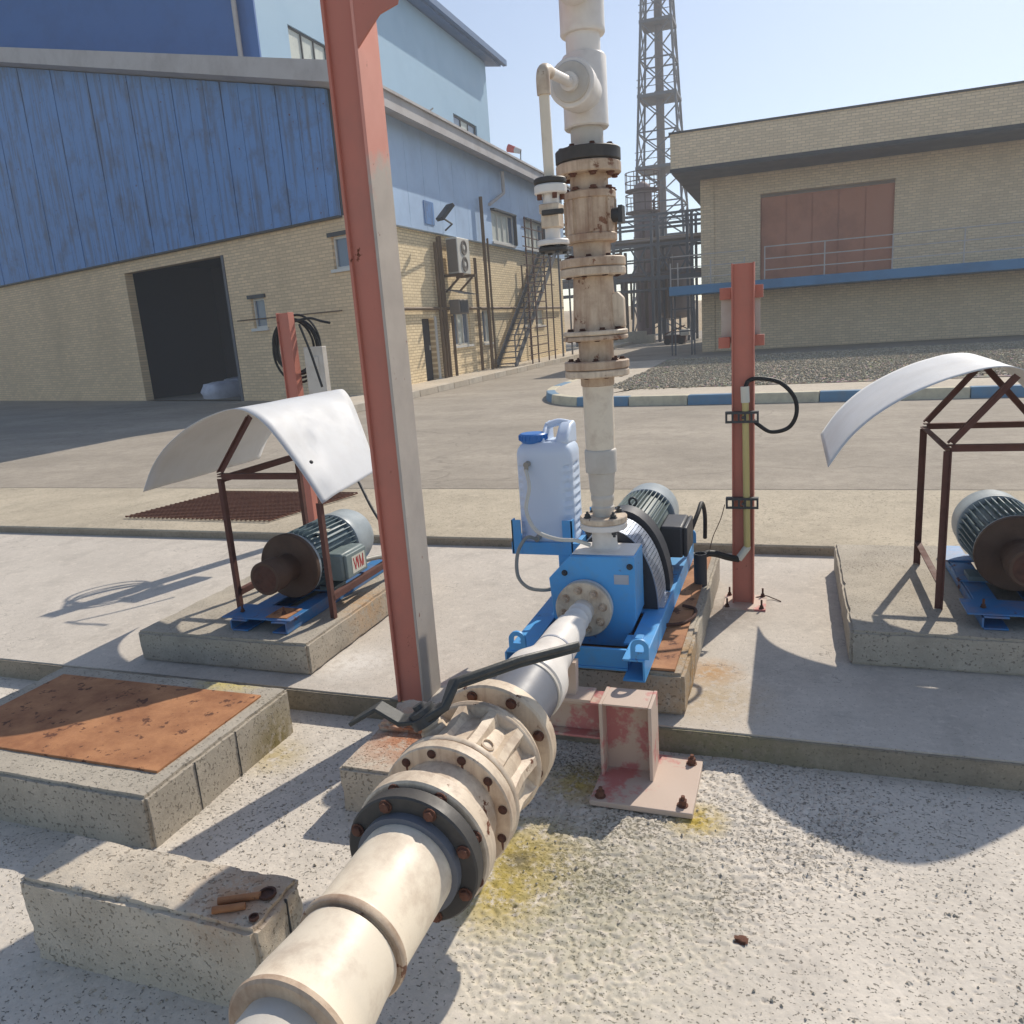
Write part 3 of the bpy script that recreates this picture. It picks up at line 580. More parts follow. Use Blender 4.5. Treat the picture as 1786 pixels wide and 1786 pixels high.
# jerrican tray
tr = part('tray', MB().box((-1.20, 3.27, .478), (-.885, 3.29, .535)).box((-1.20, 3.51, .478), (-.885, 3.53, .535)).box((-1.20, 3.29, .478), (-1.18, 3.51, .535)).box((-.905, 3.29, .478), (-.885, 3.51, .535)).box((-1.18, 3.29, .478), (-.905, 3.51, .486)), M_blue, pu, .001)
for x, y in ((-1.195, 3.268), (-.955, 3.268), (-1.195, 3.53), (-.89, 3.53)): part('tray_post', MB().box((x, y, .480), (x+.045, y+.006, .64)).box((x+(0 if x < -1.1 else .039), y-.0, .481), (x+(.006 if x < -1.1 else .045), y+.04, .639)), M_blue, tr)
part('tray_arm', MB().bar((-.955, 3.28, .48), (-.955, 3.28, .27), .05, .012).bar((-1.0, 3.52, .48), (-1.0, 3.52, .27), .05, .012), M_blue, tr)
# ------------------------------------------------------------------ jerrican
jc = thing('jerrican', 'white plastic jerrican with blue cap on the blue pump tray', 'jerrican', (-1.04, 3.4, .486))
def jerry():
    mb = MB(); n = 40; cx, cy = -1.040, 3.400; rows = []
    def sup(a, hx, hy, p): c, s_ = math.cos(a), math.sin(a); return (cx+hx*math.copysign(abs(c)**(2/p), c), cy+hy*math.copysign(abs(s_)**(2/p), s_))
    zs = [(.488, .118, .092), (.494, .128, .100), (.51, .131, .103)]
    z = .52
    while z < .925: zs.append((z, .131, .103)); z += .0105
    zs += [(.935, .131, .103), (.955, .126, .099), (.972, .114, .090), (.985, .098, .078)]
    for z, hx, hy in zs:
        for i in range(n):
            a = 2*math.pi*i/n; x, y = sup(a, hx, hy, 5.)
            if .56 < z < .88:
                k = .5+.5*math.cos((z-.56)/.04*2*math.pi); da = abs((a-rad(315)+math.pi) % (2*math.pi)-math.pi); db = abs((a-rad(225)+math.pi) % (2*math.pi)-math.pi)
                g = max(0, 1-da/.42)+max(0, 1-db/.30)+max(0, 1-abs((a-rad(5)+math.pi) % (2*math.pi)-math.pi)/.35)
                x -= (x-cx)*.085*k*min(1, g*1.6); y -= (y-cy)*.085*k*min(1, g*1.6)
            rows.append((x, y, z))
    fs = []
    for j in range(len(zs)-1): fs += [(j*n+i, j*n+(i+1) % n, (j+1)*n+(i+1) % n, (j+1)*n+i) for i in range(n)]
    fs += [tuple(range(n))[::-1], tuple(range((len(zs)-1)*n, len(zs)*n))]
    return mb.add(rows, fs)
part('can_body', jerry(), M_plastic, jc)
# handle hump: sloped block with grip bridge
hp = MB().prism([(3.325, .975), (3.335, 1.0), (3.41, 1.055), (3.475, 1.065), (3.495, 1.045), (3.497, .96)], 'X', -.985, -.925)
hp2 = MB().prism([(3.325, .975), (3.335, 1.0), (3.41, 1.055), (3.475, 1.065), (3.495, 1.045), (3.497, .96)], 'X', -1.055, -1.035)
part('handle_cheek', hp, M_plastic, jc, .012, 3); part('handle_cheek', hp2, M_plastic, jc, .008, 3)
part('grip', MB().tube(smoothpts([(-1.045, 3.42, 1.045), (-1.0, 3.45, 1.058), (-.955, 3.46, 1.05)], 5), .017, 12), M_plastic, jc)
cp = part('cap', MB().lathe([(.975, .044), (.988, .058), (.992, .062), (1.018, .062), (1.023, .056)], (-1.095, 3.365, 0), n=28), M_cap, jc)
for k in range(20): a = 2*math.pi*k/20; part('cap_rib', MB().bar((-1.095+.063*math.cos(a), 3.365+.063*math.sin(a), .994), (-1.095+.063*math.cos(a), 3.365+.063*math.sin(a), 1.016), .007, .004, (-math.sin(a), math.cos(a), 0)), M_cap, cp)
ft = part('hose_fitting', MB().cyl((-1.105, 3.302, .895), (-1.105, 3.265, .893), .013).cyl((-1.105, 3.275, .90), (-1.108, 3.272, .865), .010), M_hoseg, jc); part('hose_fitting', MB().cyl((-1.075, 3.302, .555), (-1.075, 3.262, .553), .013), M_hoseg, jc)
h1 = part('hose', MB().tube(smoothpts([(-1.108, 3.270, .87), PY(923, 850, 3.2), PY(918, 890, 3.15), PY(935, 925, 3.1), PY(970, 940, 3.06), PY(1005, 943, 3.03), PY(1030, 951, 3.04)], 8), .0085, 10), M_hose)
tag(h1, 'milky clear hose looping from jerrican top to the pump nozzle', 'hose')
h2 = part('hose', MB().tube(smoothpts([(-1.075, 3.264, .553), PY(918, 938, 3.2), PY(903, 965, 3.12), PY(903, 1003, 3.05), PY(920, 1024, 3.02), PY(945, 1029, 3.0), PY(965, 1027, 3.02)], 8), .008, 10), M_hoseg)
tag(h2, 'grey hose looping from the jerrican bottom into the left of the pump', 'hose')
# ------------------------------------------------------------------ discharge riser
XR, YR = -.72, 3.08
def zl(prof, n=44, x=XR, y=YR): return MB().lathe(prof, (x, y, 0), (0, 0, 1), n)
def fdisc(z0, z1, R, r=.05): return [(z0, r), (z0, R-.004), (z0+.004, R), (z1-.004, R), (z1, R-.004), (z1, r)]
rp = thing('riser_pipe', 'cream stepped riser pipe standing on the blue pump nozzle', 'pipe', (XR, YR, .66))
part('flange', zl(fdisc(.664, .690, .097)), M_white, rp); part('flange', zl(fdisc(.6915, .718, .097)), M_creamv, rp)
bolts(B_black, (XR, YR, .7185), (0, 0, 1), .076, 4, rp, .78); bolts(B_black, (XR, YR, .6635), (0, 0, -1), .076, 4, rp, .78)
part('threaded_neck', zl([(.71, .046), (.735, .043), (.742, .047), (.755, .047), (.76, .043), (.775, .043), (.782, .047), (.80, .048), (.805, .045), (.82, .050), (.89, .054), (.90, .056)]), M_sleeve, rp)
part('coupling', zl([(.895, .050), (.90, .063), (.985, .065), (.992, .062), (.995, .058)]), M_sleeve, rp)
part('pipe', zl([(.99, .0585), (1.30, .0615)]), M_cream, rp)
B_dkb = bolt_mesh('bolt', .0105, .009, M_rustd, False)
vr = thing('check_valve', 'rust-stained cream check valve with three pairs of flanges on the riser', 'valve', (XR, YR, 1.25))
part('neck', zl([(1.245, .06), (1.25, .066), (1.29, .066)]), M_rusty, vr)
part('flange', zl(fdisc(1.283, 1.310, .126)), M_creamv, vr); part('flange', zl(fdisc(1.3125, 1.345, .127)), M_rusty, vr)
bolts(B_rusts, (XR, YR, 1.2825), (0, 0, -1), .1, 8, vr, .2); bolts(B_dkb, (XR, YR, 1.3455), (0, 0, 1), .1, 8, vr, .2)
part('spool', zl([(1.34, .07), (1.36, .068), (1.41, .068), (1.43, .072)]), M_rusty, vr)
part('flange', zl(fdisc(1.423, 1.440, .126)), M_rusty, vr); part('flange', zl(fdisc(1.442, 1.460, .126)), M_creamv, vr)
bolts(B_rusts, (XR, YR, 1.4225), (0, 0, -1), .1, 8, vr, .5); bolts(B_dkb, (XR, YR, 1.4605), (0, 0, 1), .1, 8, vr, .5)
part('body', zl([(1.455, .092), (1.47, .086), (1.50, .083), (1.60, .079), (1.66, .076)]), M_rusty, vr)
part('side_lug', MB().prism([(-.655, 1.466), (-.60, 1.466), (-.602, 1.575), (-.625, 1.60), (-.66, 1.585)], 'Y', 3.055, 3.10), M_creamv, vr, .006)
part('flange', zl(fdisc(1.662, 1.692, .126)), M_creamv, vr); part('flange', zl(fdisc(1.694, 1.728, .126)), M_rusty, vr)
bolts(B_rusts, (XR, YR, 1.6615), (0, 0, -1), .1, 8, vr, .1)
bv = thing('riser_valve', 'rust-streaked cream ball valve topped by a black flange on the riser', 'valve', (XR, YR, 1.73))
part('neck', zl([(1.726, .07), (1.79, .072)]), M_rusty, bv); bolts(B_dkb, (XR, YR, 1.7285), (0, 0, 1), .098, 8, bv, .1)
part('body', zl([(1.782, .06), (1.784, .093), (1.79, .098), (1.812, .098), (1.816, .092), (1.835, .091), (1.92, .091), (1.936, .092), (1.94, .098), (1.962, .098), (1.967, .092), (1.968, .06)]), M_rusty, bv)
for k in range(8): a = 2*math.pi*(k+.3)/8; part('rib', MB().bar((XR+.093*math.cos(a), YR+.093*math.sin(a), 1.818), (XR+.093*math.cos(a), YR+.093*math.sin(a), 1.936), .012, .012, (-math.sin(a), math.cos(a), 0)), M_rusty, bv)
part('actuator_stub', MB().cyl((XR+.085, YR-.01, 1.875), (XR+.112, YR-.01, 1.875), .026, n=16).box((XR+.112, YR-.035, 1.845), (XR+.128, YR+.02, 1.905)), M_dark, bv)
part('neck', zl([(1.96, .072), (2.035, .070)]), M_rusty, bv)
bolts(B_rust, (XR, YR, 1.9675), (0, 0, 1), .088, 8, bv, .4); bolts(B_rust, (XR, YR, 2.0235), (0, 0, -1), .098, 8, bv, .4)
part('flange', zl(fdisc(2.024, 2.064, .121)), M_rusty, bv); part('flange', zl(fdisc(2.067, 2.113, .121)), M_black, bv)
bolts(B_dkb, (XR, YR, 2.1135), (0, 0, 1), .098, 8, bv, .4)
te = thing('riser_tees', 'white pipe tees stacked above the black flange with a capped branch', 'pipe', (XR, YR, 2.1))
part('pipe', zl([(2.11, .060), (2.22, .060)]), M_sleeve, te)
part('tee', zl([(2.185, .060), (2.185, .078), (2.19, .082), (2.205, .081), (2.42, .081), (2.428, .076), (2.428, .06)]), M_white, te)
part('tee_branch', MB().lathe([(0, .072), (.10, .072), (.13, .078), (.20, .080), (.204, .076), (.204, .066)], (XR, YR, 2.295), (0, -1, 0), 36), M_white, te)
part('branch_plug', MB().lathe([(.19, .065), (.212, .065), (.215, .062), (.2155, .03)], (XR, YR, 2.295), (0, -1, 0), 36), M_sleeve, te)
part('pipe', zl([(2.42, .062), (2.53, .062)]), M_white, te)
part('tee', zl([(2.496, .062), (2.496, .077), (2.502, .081), (2.516, .080), (2.90, .080)]), M_white, te)
part('tee_branch', MB().lathe([(0, .072), (.13, .078), (.20, .080), (.204, .076), (.204, .066)], (XR, YR, 2.645), (0, -1, 0), 36), M_white, te)
part('branch_plug', MB().lathe([(.18, .066), (.2, .066)], (XR, YR, 2.645), (0, -1, 0), 36), M_sleeve, te)
part('pipe', zl([(2.88, .062), (3.4, .062)]), M_white, te)
# bypass
XB, YB = -.728, 2.56
by = thing('bypass_pipe', 'slim cream bypass pipe dropping from the tee branch to a small valve', 'pipe', (XB, YB, 1.72))
part('socket', MB().cyl((XR, 2.868, 2.292), (XR, 2.84, 2.290), .030), M_white, by)
pts = smoothpts([(XR, 2.86, 2.291), (XR-.002, 2.70, 2.272), (XB, 2.60, 2.262), (XB, 2.565, 2.235), (XB, 2.56, 2.19)], 6)
part('elbow_pipe', MB().tube(pts, .0165, 14), M_white, by)
part('elbow', MB().tube(smoothpts([(XB, 2.625, 2.264), (XB, 2.575, 2.256), (XB, 2.558, 2.23), (XB, 2.56, 2.185)], 5), .0215, 14), M_creamv, by)
part('drop_pipe', MB().cyl((XB, 2.56, 2.20), (XB, YB+.01, 1.945), .0165, n=16), M_cream, by)
sz = lambda prof: zl(prof, 28, XB, YB+.015)
part('flange', sz(fdisc(1.928, 1.946, .052, .01)), M_black, by); part('flange', sz(fdisc(1.898, 1.926, .052, .01)), M_white, by)
part('neck', sz([(1.86, .026), (1.90, .026)]), M_white, by); part('small_valve_body', MB().box((XB-.032, YB-.02, 1.838), (XB+.032, YB+.05, 1.868)).box((XB-.028, YB-.018, 1.795), (XB+.030, YB+.048, 1.838)), M_creamv, by, .004)
part('small_lever', MB().box((XB-.022, YB-.028, 1.832), (XB+.05, YB-.018, 1.848)), M_black, by, .003)
part('neck', sz([(1.76, .024), (1.80, .024)]), M_white, by); part('flange', sz(fdisc(1.742, 1.760, .052, .01)), M_white, by)
for k in range(4):
    a = math.pi/2*k+.6; q = (XB+.038*math.cos(a), YB+.015+.038*math.sin(a))
    part('stud', MB().cyl((q[0], q[1], 1.716), (q[0], q[1], 1.742), .008, n=8), M_dark, by); part('stud', MB().cyl((q[0], q[1], 1.882), (q[0], q[1], 1.898), .008, n=8), M_rust, by)
part('blind_flange', sz(fdisc(1.722, 1.738, .048, .01)), M_black, by)
# ------------------------------------------------------------------ red column with beam and haunch
rc = thing('red_column', 'tall faded red steel column with haunch, standing at the platform edge', 'column', (-1.47, 2.755, 0))
CT = 3.55
t = NT('two_tone_shade_grey_paint', .65, spec=.3); sz_ = t.n('SeparateXYZ'); t.put(sz_.inputs[0], t.co)
hz = t.math('ADD', sz_.outputs['Z'], t.math('MULTIPLY', t.noise(5, 5, .7), .5))
cb_ = t.mix(t.noise(7, 5, .65), lin((160, 150, 142)), lin((196, 186, 174))); cp_ = t.mix(t.noise(9, 4), lin((206, 140, 124)), lin((222, 158, 142)))  # lower beige greyed to carry cast shade; pink paint above
cc_ = t.mix(t.ramp(hz, 2.28, 2.40), cb_, cp_); cc_ = t.mix(t.ramp(t.noise(16, 6, .7), .66, .70), cc_, lin((128, 84, 74))); t.color(cc_); t.bump(t.noise(60, 4), .1, .002)
part('flange', MB().box((-1.424, 2.67, 0), (-1.412, 2.835, CT)), t.m, rc, bevel=.002, label='pink and shade-grey blotched right flange')
part('flange', MB().box((-1.538, 2.67, 0), (-1.526, 2.835, CT)), M_red, rc, bevel=.002)
part('web', MB().box((-1.526, 2.685, 0), (-1.424, 2.693, CT)), M_red, rc)
hq = [PY(*q, 2.67) for q in ((635, 81), (661, 24), (692, 6))]
part('haunch', MB().prism([(-1.4115, hq[0].z), (hq[1].x, hq[1].z), (hq[2].x, hq[2].z), (-.9, CT-.02), (-1.4115, CT-.02)], 'Y', 2.671, 2.679), M_red, rc)
part('beam', MB().box((-2.9, 2.665, CT), (1.4, 2.835, CT+.012)).box((-2.9, 2.745, CT+.012), (1.4, 2.755, CT+.15)).box((-2.9, 2.665, CT+.15), (1.4, 2.835, CT+.162)), M_red, rc)
# ------------------------------------------------------------------ posts
def ipost(name, label, x0, x1, y, z0, z1, m=M_red, dp=.08):
    t = thing(name, label, 'post', ((x0+x1)/2, y, z0), 'red steel posts')
    part('flange', MB().box((x0, y, z0), (x0+.007, y+dp, z1)), m, t, bevel=.0015); part('flange', MB().box((x1-.007, y, z0), (x1, y+dp, z1)), m, t, bevel=.0015)
    part('web', MB().box((x0+.007, y+dp*.22, z0), (x1-.007, y+dp*.22+.006, z1-.003)), m, t)
    return t
p1 = ipost('red_post', 'red steel post with yellow conduit and black clamps, right of the pump', -.272, -.166, 4.03, 0, 1.715)
part('base_plate', MB().box((-.315, 3.95, 0), (-.105, 4.17, .010)), M_redp, p1)
A_s = bolt_mesh('anchor_bolt', .010, .014, M_rustd)
for x, y in ((-.295, 3.97), (-.125, 3.97), (-.125, 4.15), (-.295, 4.15)): inst('anchor_bolt', A_s, align((x, y, .01), (0, 0, 1), 1.), p1); part('anchor_stud', MB().cyl((x, y, .0), (x, y, .055), .005, n=8), M_rustd, p1)
for px_, py_ in (((1255, 503), (1275, 522)), ((1310, 497), (1331, 518)), ((1253, 589), (1273, 607)), ((1311, 584), (1333, 602))):
    a, b = PY(*px_, 4.10), PY(*py_, 4.10); part('bracket_lug', MB().box((a.x, 4.095, a.z), (b.x, 4.14, b.z)), M_red, p1, bevel=.002)
a, b = PY(1258, 503, 4.16), PY(1326, 596, 4.16); part('backing_board', MB().box((a.x, 4.14, b.z), (b.x, 4.15, a.z)), M_sleeve, p1)
cdt = thing('cable_conduit', 'yellow conduit clamped to the red post with a black cable loop', 'conduit', tuple(PY(1297, 970, 4.0)))
c0, c1, c2 = PY(1300, 700, 4.01), PY(1303, 955, 4.01), PY(1288, 975, 4.0)
part('conduit', MB().tube([c0, c1], .0165, 14), M_yell, cdt); part('sleeve', MB().tube([PY(1299, 674, 4.01), PY(1300, 702, 4.01)], .021, 14), M_ivory, cdt); part('elbow', MB().tube([c1+Vector((0, 0, .005)), c1, c2], .019, 12), M_ivory, cdt)
part('cable_loop', MB().tube(smoothpts([PY(1300, 676, 4.01), PY(1306, 664, 4.02), PY(1325, 660, 4.03), PY(1360, 667, 4.05), PY(1385, 692, 4.06), PY(1389, 722, 4.06), PY(1375, 746, 4.06), PY(1345, 753, 4.05), PY(1322, 740, 4.05), PY(1314, 733, 4.06)], 8), .0105, 10), M_rubber, cdt)
part('outlet_hose', MB().tube(smoothpts([c2, PY(1270, 972, 3.96), PY(1248, 966, 3.90), PY(1232, 966, 3.87), PY(1222, 976, 3.84), PY(1221, 990, 3.83)], 6), .017, 12), M_rubber, cdt)
def clamp(zc):
    mb = MB(); x0, x1 = -.300, -.142
    t = part('clamp', mb.box((x0, 3.985, zc-.028), (x1, 3.990, zc-.016)).box((x0, 3.985, zc+.016), (x1, 3.990, zc+.028)), M_dark, cdt); t['kind'] = 'stuff'
    for i in range(6): part('clamp_link', MB().box((x0+i*.0296, 3.985, zc-.016), (x0+i*.0296+.010, 3.990, zc+.016)), M_dark, t)
    part('clamp_flange', MB().box((x0, 3.990, zc+.024), (x1, 4.02, zc+.028)), M_dark, t)
    part('clamp_bolt', MB().cyl((-.215, 3.985, zc), (-.215, 3.97, zc), .008, n=6), M_dark, t)
clamp(PY(1290, 728, 3.99).z); clamp(PY(1293, 878, 3.99).z)
cs2 = thing('conduit_stub', 'short black riser tube at the rear corner of the pump plinth', 'pipe', tuple(PZ(1223, 1022, .172)))
q = PZ(1222, 1020, .172); part('tube', MB().lathe([(0, .032), (.165, .032), (.165, .027), (.10, .026)], q, (0, 0, 1), 20), M_box, cs2)
wr = part('binding_wire', MB().tube(smoothpts([PY(1264, 880, 3.98), PY(1257, 905, 3.95), PY(1244, 935, 3.9), PY(1238, 958, 3.88)], 5), .0022, 6), M_rustd); tag(wr, 'thin wire hanging from the lower clamp of the red post', 'wire')
w2 = part('binding_wire', MB().tube(smoothpts([PZ(1318, 1042, .01), PZ(1335, 1039, .02), PZ(1347, 1043, .008), PZ(1362, 1049, .003)], 5), .003, 6), M_rustd); tag(w2, 'rusty wire end lying by the base of the right red post', 'wire')
w3 = part('bent_rod', MB().tube(smoothpts([PZ(1160, 1090, .20), PZ(1190, 1087, .19), PZ(1210, 1075, .188), PZ(1212, 1062, .188), PZ(1190, 1056, .2)], 6), .008, 8), M_rustd); tag(w3, 'bent rusty rod hooked over the orange plate beside the pump', 'rod')
lp = ipost('red_post', 'short red steel post with coiled black hose behind the white sheet', -3.60, -3.495, 5.10, .05, 1.71, dp=.075)
hc = thing('hose_coil', 'coil of black hose hung on the left red post', 'hose', (-3.5, 5.08, 1.2))
rnd = random.Random(5)
for k in range(6):
    c = PY(516+rnd.uniform(-6, 6), 610+rnd.uniform(-6, 6), 5.20+.02*k); R1 = .165+.035*rnd.random(); R2 = .19+.045*rnd.random(); ph = rnd.random()*6
    part('hose_turn', MB().tube([(c.x+R1*math.cos(a), c.y-.02*math.sin(a+ph), c.z+R2*math.sin(a)) for a in [2*math.pi*i/40 for i in range(41)]], .009, 8), M_rubber, hc)
part('hose_end', MB().tube(smoothpts([PY(516, 560, 5.0), PY(540, 555, 5.0), PY(560, 560, 4.98), PY(575, 563, 4.96)], 5), .009, 8), M_rubber, hc)
part('hose_end', MB().tube(smoothpts([PY(522, 566, 4.98), PY(540, 610, 4.96), PY(552, 645, 4.95), PY(562, 675, 4.95)], 5), .009, 8), M_rubber, hc)
pnl = part('control_box', MB().box((-3.42, 5.13, 1.02), (-3.26, 5.19, 1.45)).box((-3.36, 5.125, 1.30), (-3.30, 5.132, 1.38)), M_sleeve, None, .004); tag(pnl, 'pale control box behind the hose coil on the left post', 'box')
# ------------------------------------------------------------------ left motor under the sheet
XM, ZM = -2.37, .40
mu = thing('motor_unit', 'grey electric motor with brown coupling disc on worn blue frame', 'motor', (XM, 3.4, .155))
def ml(prof, n=44): return MB().lathe(prof, (XM, 0, ZM), (0, 1, 0), n)
part('base_rail', chan(-2.31, -2.225, 2.91, 3.95, .157, .215), M_bluew, mu, .0015); part('base_rail', chan(-2.45, -2.54, 2.91, 3.95, .157, .215), M_bluew, mu, .0015)
part('base_plate', MB().box((-2.60, 2.92, .2155), (-2.21, 3.10, .222)), M_bluew, mu, .001); part('rust_plate', MB().box((-2.36, 2.94, .2225), (-2.24, 3.07, .226)), M_plate, mu)
part('cross_plate', MB().box((-2.56, 3.35, .2155), (-2.21, 3.46, .223)), M_bluew, mu); part('cross_plate', MB().box((-2.56, 3.66, .2155), (-2.21, 3.77, .223)), M_bluew, mu)
for x, y in ((-2.29, 2.99), (-2.53, 2.99)): inst('anchor_bolt', A_s, align((x, y, .226), (0, 0, 1), .9), mu); part('anchor_stud', MB().cyl((x, y, .22), (x, y, .262), .005, n=8), M_rust, mu)
part('coupling_disc', ml([(3.185, .04), (3.185, .162), (3.19, .167), (3.212, .167), (3.216, .162), (3.216, .05)]), M_coup, mu)
part('flange_rim', ml([(3.2165, .05), (3.2165, .164), (3.230, .164), (3.230, .05)]), M_cowl, mu)
part('hub', ml([(2.985, .04), (2.985, .078), (2.99, .083), (3.08, .083), (3.12, .068), (3.19, .07)]), M_coup, mu); part('hub_bore', ml([(2.9845, .0), (2.9845, .066), (2.9847, .067)]), M_rustd, mu)
ms = part('motor_body', ml([(3.226, .10), (3.24, .148), (3.27, .138), (3.63, .138)]), M_motdk, mu)
for k in range(36):
    th = 2*math.pi*k/36; c, s_ = math.cos(th), math.sin(th)
    part('fin', MB().bar((XM+.148*c, 3.27, ZM+.148*s_), (XM+.148*c, 3.62, ZM+.148*s_), .022, .0045, (-s_, 0, c)), M_motdk, ms)
part('fan_cowl', ml([(3.60, .158), (3.604, .164), (3.64, .166), (3.65, .161), (3.76, .160), (3.80, .145), (3.805, .0)]), M_cowl, ms)
part('nameplate', MB().box((XM+.075, 3.34, ZM+.128), (XM+.115, 3.42, ZM+.136)), M_ivory, ms)
tb = part('terminal_box', MB().box((-2.235, 3.30, .29), (-2.13, 3.52, .435)), M_motor, ms, .012); part('terminal_lid', MB().box((-2.1295, 3.31, .30), (-2.112, 3.51, .425)), M_motor, tb, .005)
lbl = part('label', MB().box((-2.1115, 3.36, .315), (-2.1108, 3.49, .405)), M_ivory, tb)
M_redink = plain('red_ink', (170, 40, 44), .5)
for i, (a, b) in enumerate((((3.375, .395), (3.39, .33)), ((3.39, .33), (3.405, .395)), ((3.405, .395), (3.42, .33)), ((3.42, .33), (3.42, .395)), ((3.437, .395), (3.437, .33)), ((3.437, .395), (3.455, .33)), ((3.455, .33), (3.470, .395)), ((3.470, .395), (3.470, .33)))):
    part('red_letter_stroke', MB().bar((-2.1105, a[0], a[1]), (-2.1105, b[0], b[1]), .0075, .0006, (1, 0, 0)), M_redink, lbl)
part('motor_foot', MB().box((-2.31, 3.34, .2235), (-2.22, 3.45, .245)).box((-2.31, 3.36, .245), (-2.29, 3.43, .30)), M_motdk, ms); part('motor_foot', MB().box((-2.52, 3.34, .2235), (-2.43, 3.45, .245)).box((-2.45, 3.36, .245), (-2.43, 3.43, .30)), M_motdk, ms)
part('conduit', MB().tube(smoothpts([(-2.16, 3.53, .33), (-2.12, 3.72, .30), (-2.11, 3.95, .2), (-2.12, 4.10, .165)], 6), .014, 10), M_hoseg, mu)
# canopy: frame of angle iron with curved sheet
cn = thing('sheet_canopy', 'curved white plastic sheet on brown angle-iron frame over the left motor', 'canopy', (-2.4, 3.45, .155))
xs, ys = (-2.672, -2.118), (3.14, 3.80)
def angle_iron(p, q, up=(0, 0, 1), w_=.028): return MB().bar(p, q, w_, .005, up).bar(Vector(p)+Vector((w_/2, 0, -w_/2 if abs((Vector(q)-Vector(p)).normalized().z) < .5 else 0)), Vector(q)+Vector((w_/2, 0, -w_/2 if abs((Vector(q)-Vector(p)).normalized().z) < .5 else 0)), .005, w_, up)
for x in xs:
    for y in ys: part('leg', angle_iron((x, y, .156), (x, y, .86 if x < -2.4 else .74)), M_frame, cn)
for y in ys: part('rail', angle_iron((xs[0], y, .885), (-2.225, y, .885)), M_frame, cn)
for x in xs: (part('rail', angle_iron((x, ys[0], .87), (x, ys[1], .87)), M_frame, cn) if x < -2.4 else None); part('rail', angle_iron((x, ys[0], .275), (x, ys[1], .275)), M_frame, cn)
for y in ys: part('rafter', angle_iron((xs[0], y, .895), (-2.45, y, 1.165)), M_frame, cn)
part('rafter', angle_iron((-2.19, ys[1], .86), (-2.43, ys[1], 1.15)), M_frame, cn)
prof = [(-3.14, .80), (-3.06, .92), (-2.96, 1.02), (-2.84, 1.10), (-2.72, 1.155), (-2.62, 1.185), (-2.54, 1.203), (-2.47, 1.205), (-2.41, 1.185), (-2.34, 1.135), (-2.27, 1.05), (-2.19, .935), (-2.12, .825), (-2.075, .75)]
prof = [(p.x, p.z) for p in smoothpts([(x, 0, z) for x, z in prof], 4)]
vs = []; ny = 14
for j in range(ny+1):
    y = 3.11+(4.08-3.11)*j/ny
    for i, (x, z) in enumerate(prof):
        f = max(0, (x+2.5)/.42); yy = y-(.42*f)*(j/ny)-.0*f
        dn = -.016*math.exp(-(((x+2.24)*.8+(y-3.36)*.6)**2/.0012+((x+2.24)*.6-(y-3.36)*.8)**2/.03))+.010*math.exp(-((x+2.13)**2/.003+(y-3.3)**2/.012))
        vs.append((x+dn, yy, z+dn+(.05*f*(j/ny))+.004*mnoise.noise((x*4, y*4, 1))))
n = len(prof); fs = [(j*n+i, j*n+i+1, (j+1)*n+i+1, (j+1)*n+i) for j in range(ny) for i in range(n-1)]
sh = part('sheet', MB().add(vs, fs), M_sheet, cn); sd = sh.modifiers.new('thick', 'SOLIDIFY'); sd.thickness = .003
part('sheet_screw', MB().lathe([(0, .010), (.006, .009), (.009, .004)], PX(540, 806, -2.155)+Vector((.01, -.003, 0)), (.75, -.15, .5), 10), M_dark, cn)
# rusty mesh panel lying on the paving
gp = thing('mesh_panel', 'rusty expanded-metal panel lying flat on the paving behind the motor', 'mesh', (-4.3, 5.8, .06))
mb = MB(); A, B_, D = Vector((-5.6, 5.30, .075)), Vector((-4.05, 5.26, .075)), Vector((-3.80, 6.28, .08))
for i in range(34): p = A.lerp(B_, i/33); mb.bar(p, p+(D-B_), .012, .010)
for i in range(22): p = A.lerp(A+(D-B_), i/21); mb.bar(p+Vector((0, 0, .008)), p+(B_-A)+Vector((0, 0, .008)), .010, .008)
o = part('mesh_bars', mb, M_rust, gp); o['kind'] = 'stuff'
for o_, g_ in ((pr, 'concrete plinths'), (pl, 'concrete plinths'), (pb, 'concrete plinths'), (mu, 'motors on blue frames'), (cn, 'white sheet canopies')): o_['group'] = g_
# ------------------------------------------------------------------ third pump bay (right of the photo's frame, throws its shade into it)
for src, nm in ((pl, 'concrete plinth under the third motor at the far right'), (mu, 'third grey motor on blue frame at the far right'), (cn, 'second white sheet canopy on brown frame at the far right')):
    c = copy_tree(src); c.location = Vector(src.location)+Vector((3.30, .55, 0)); c['label'] = nm
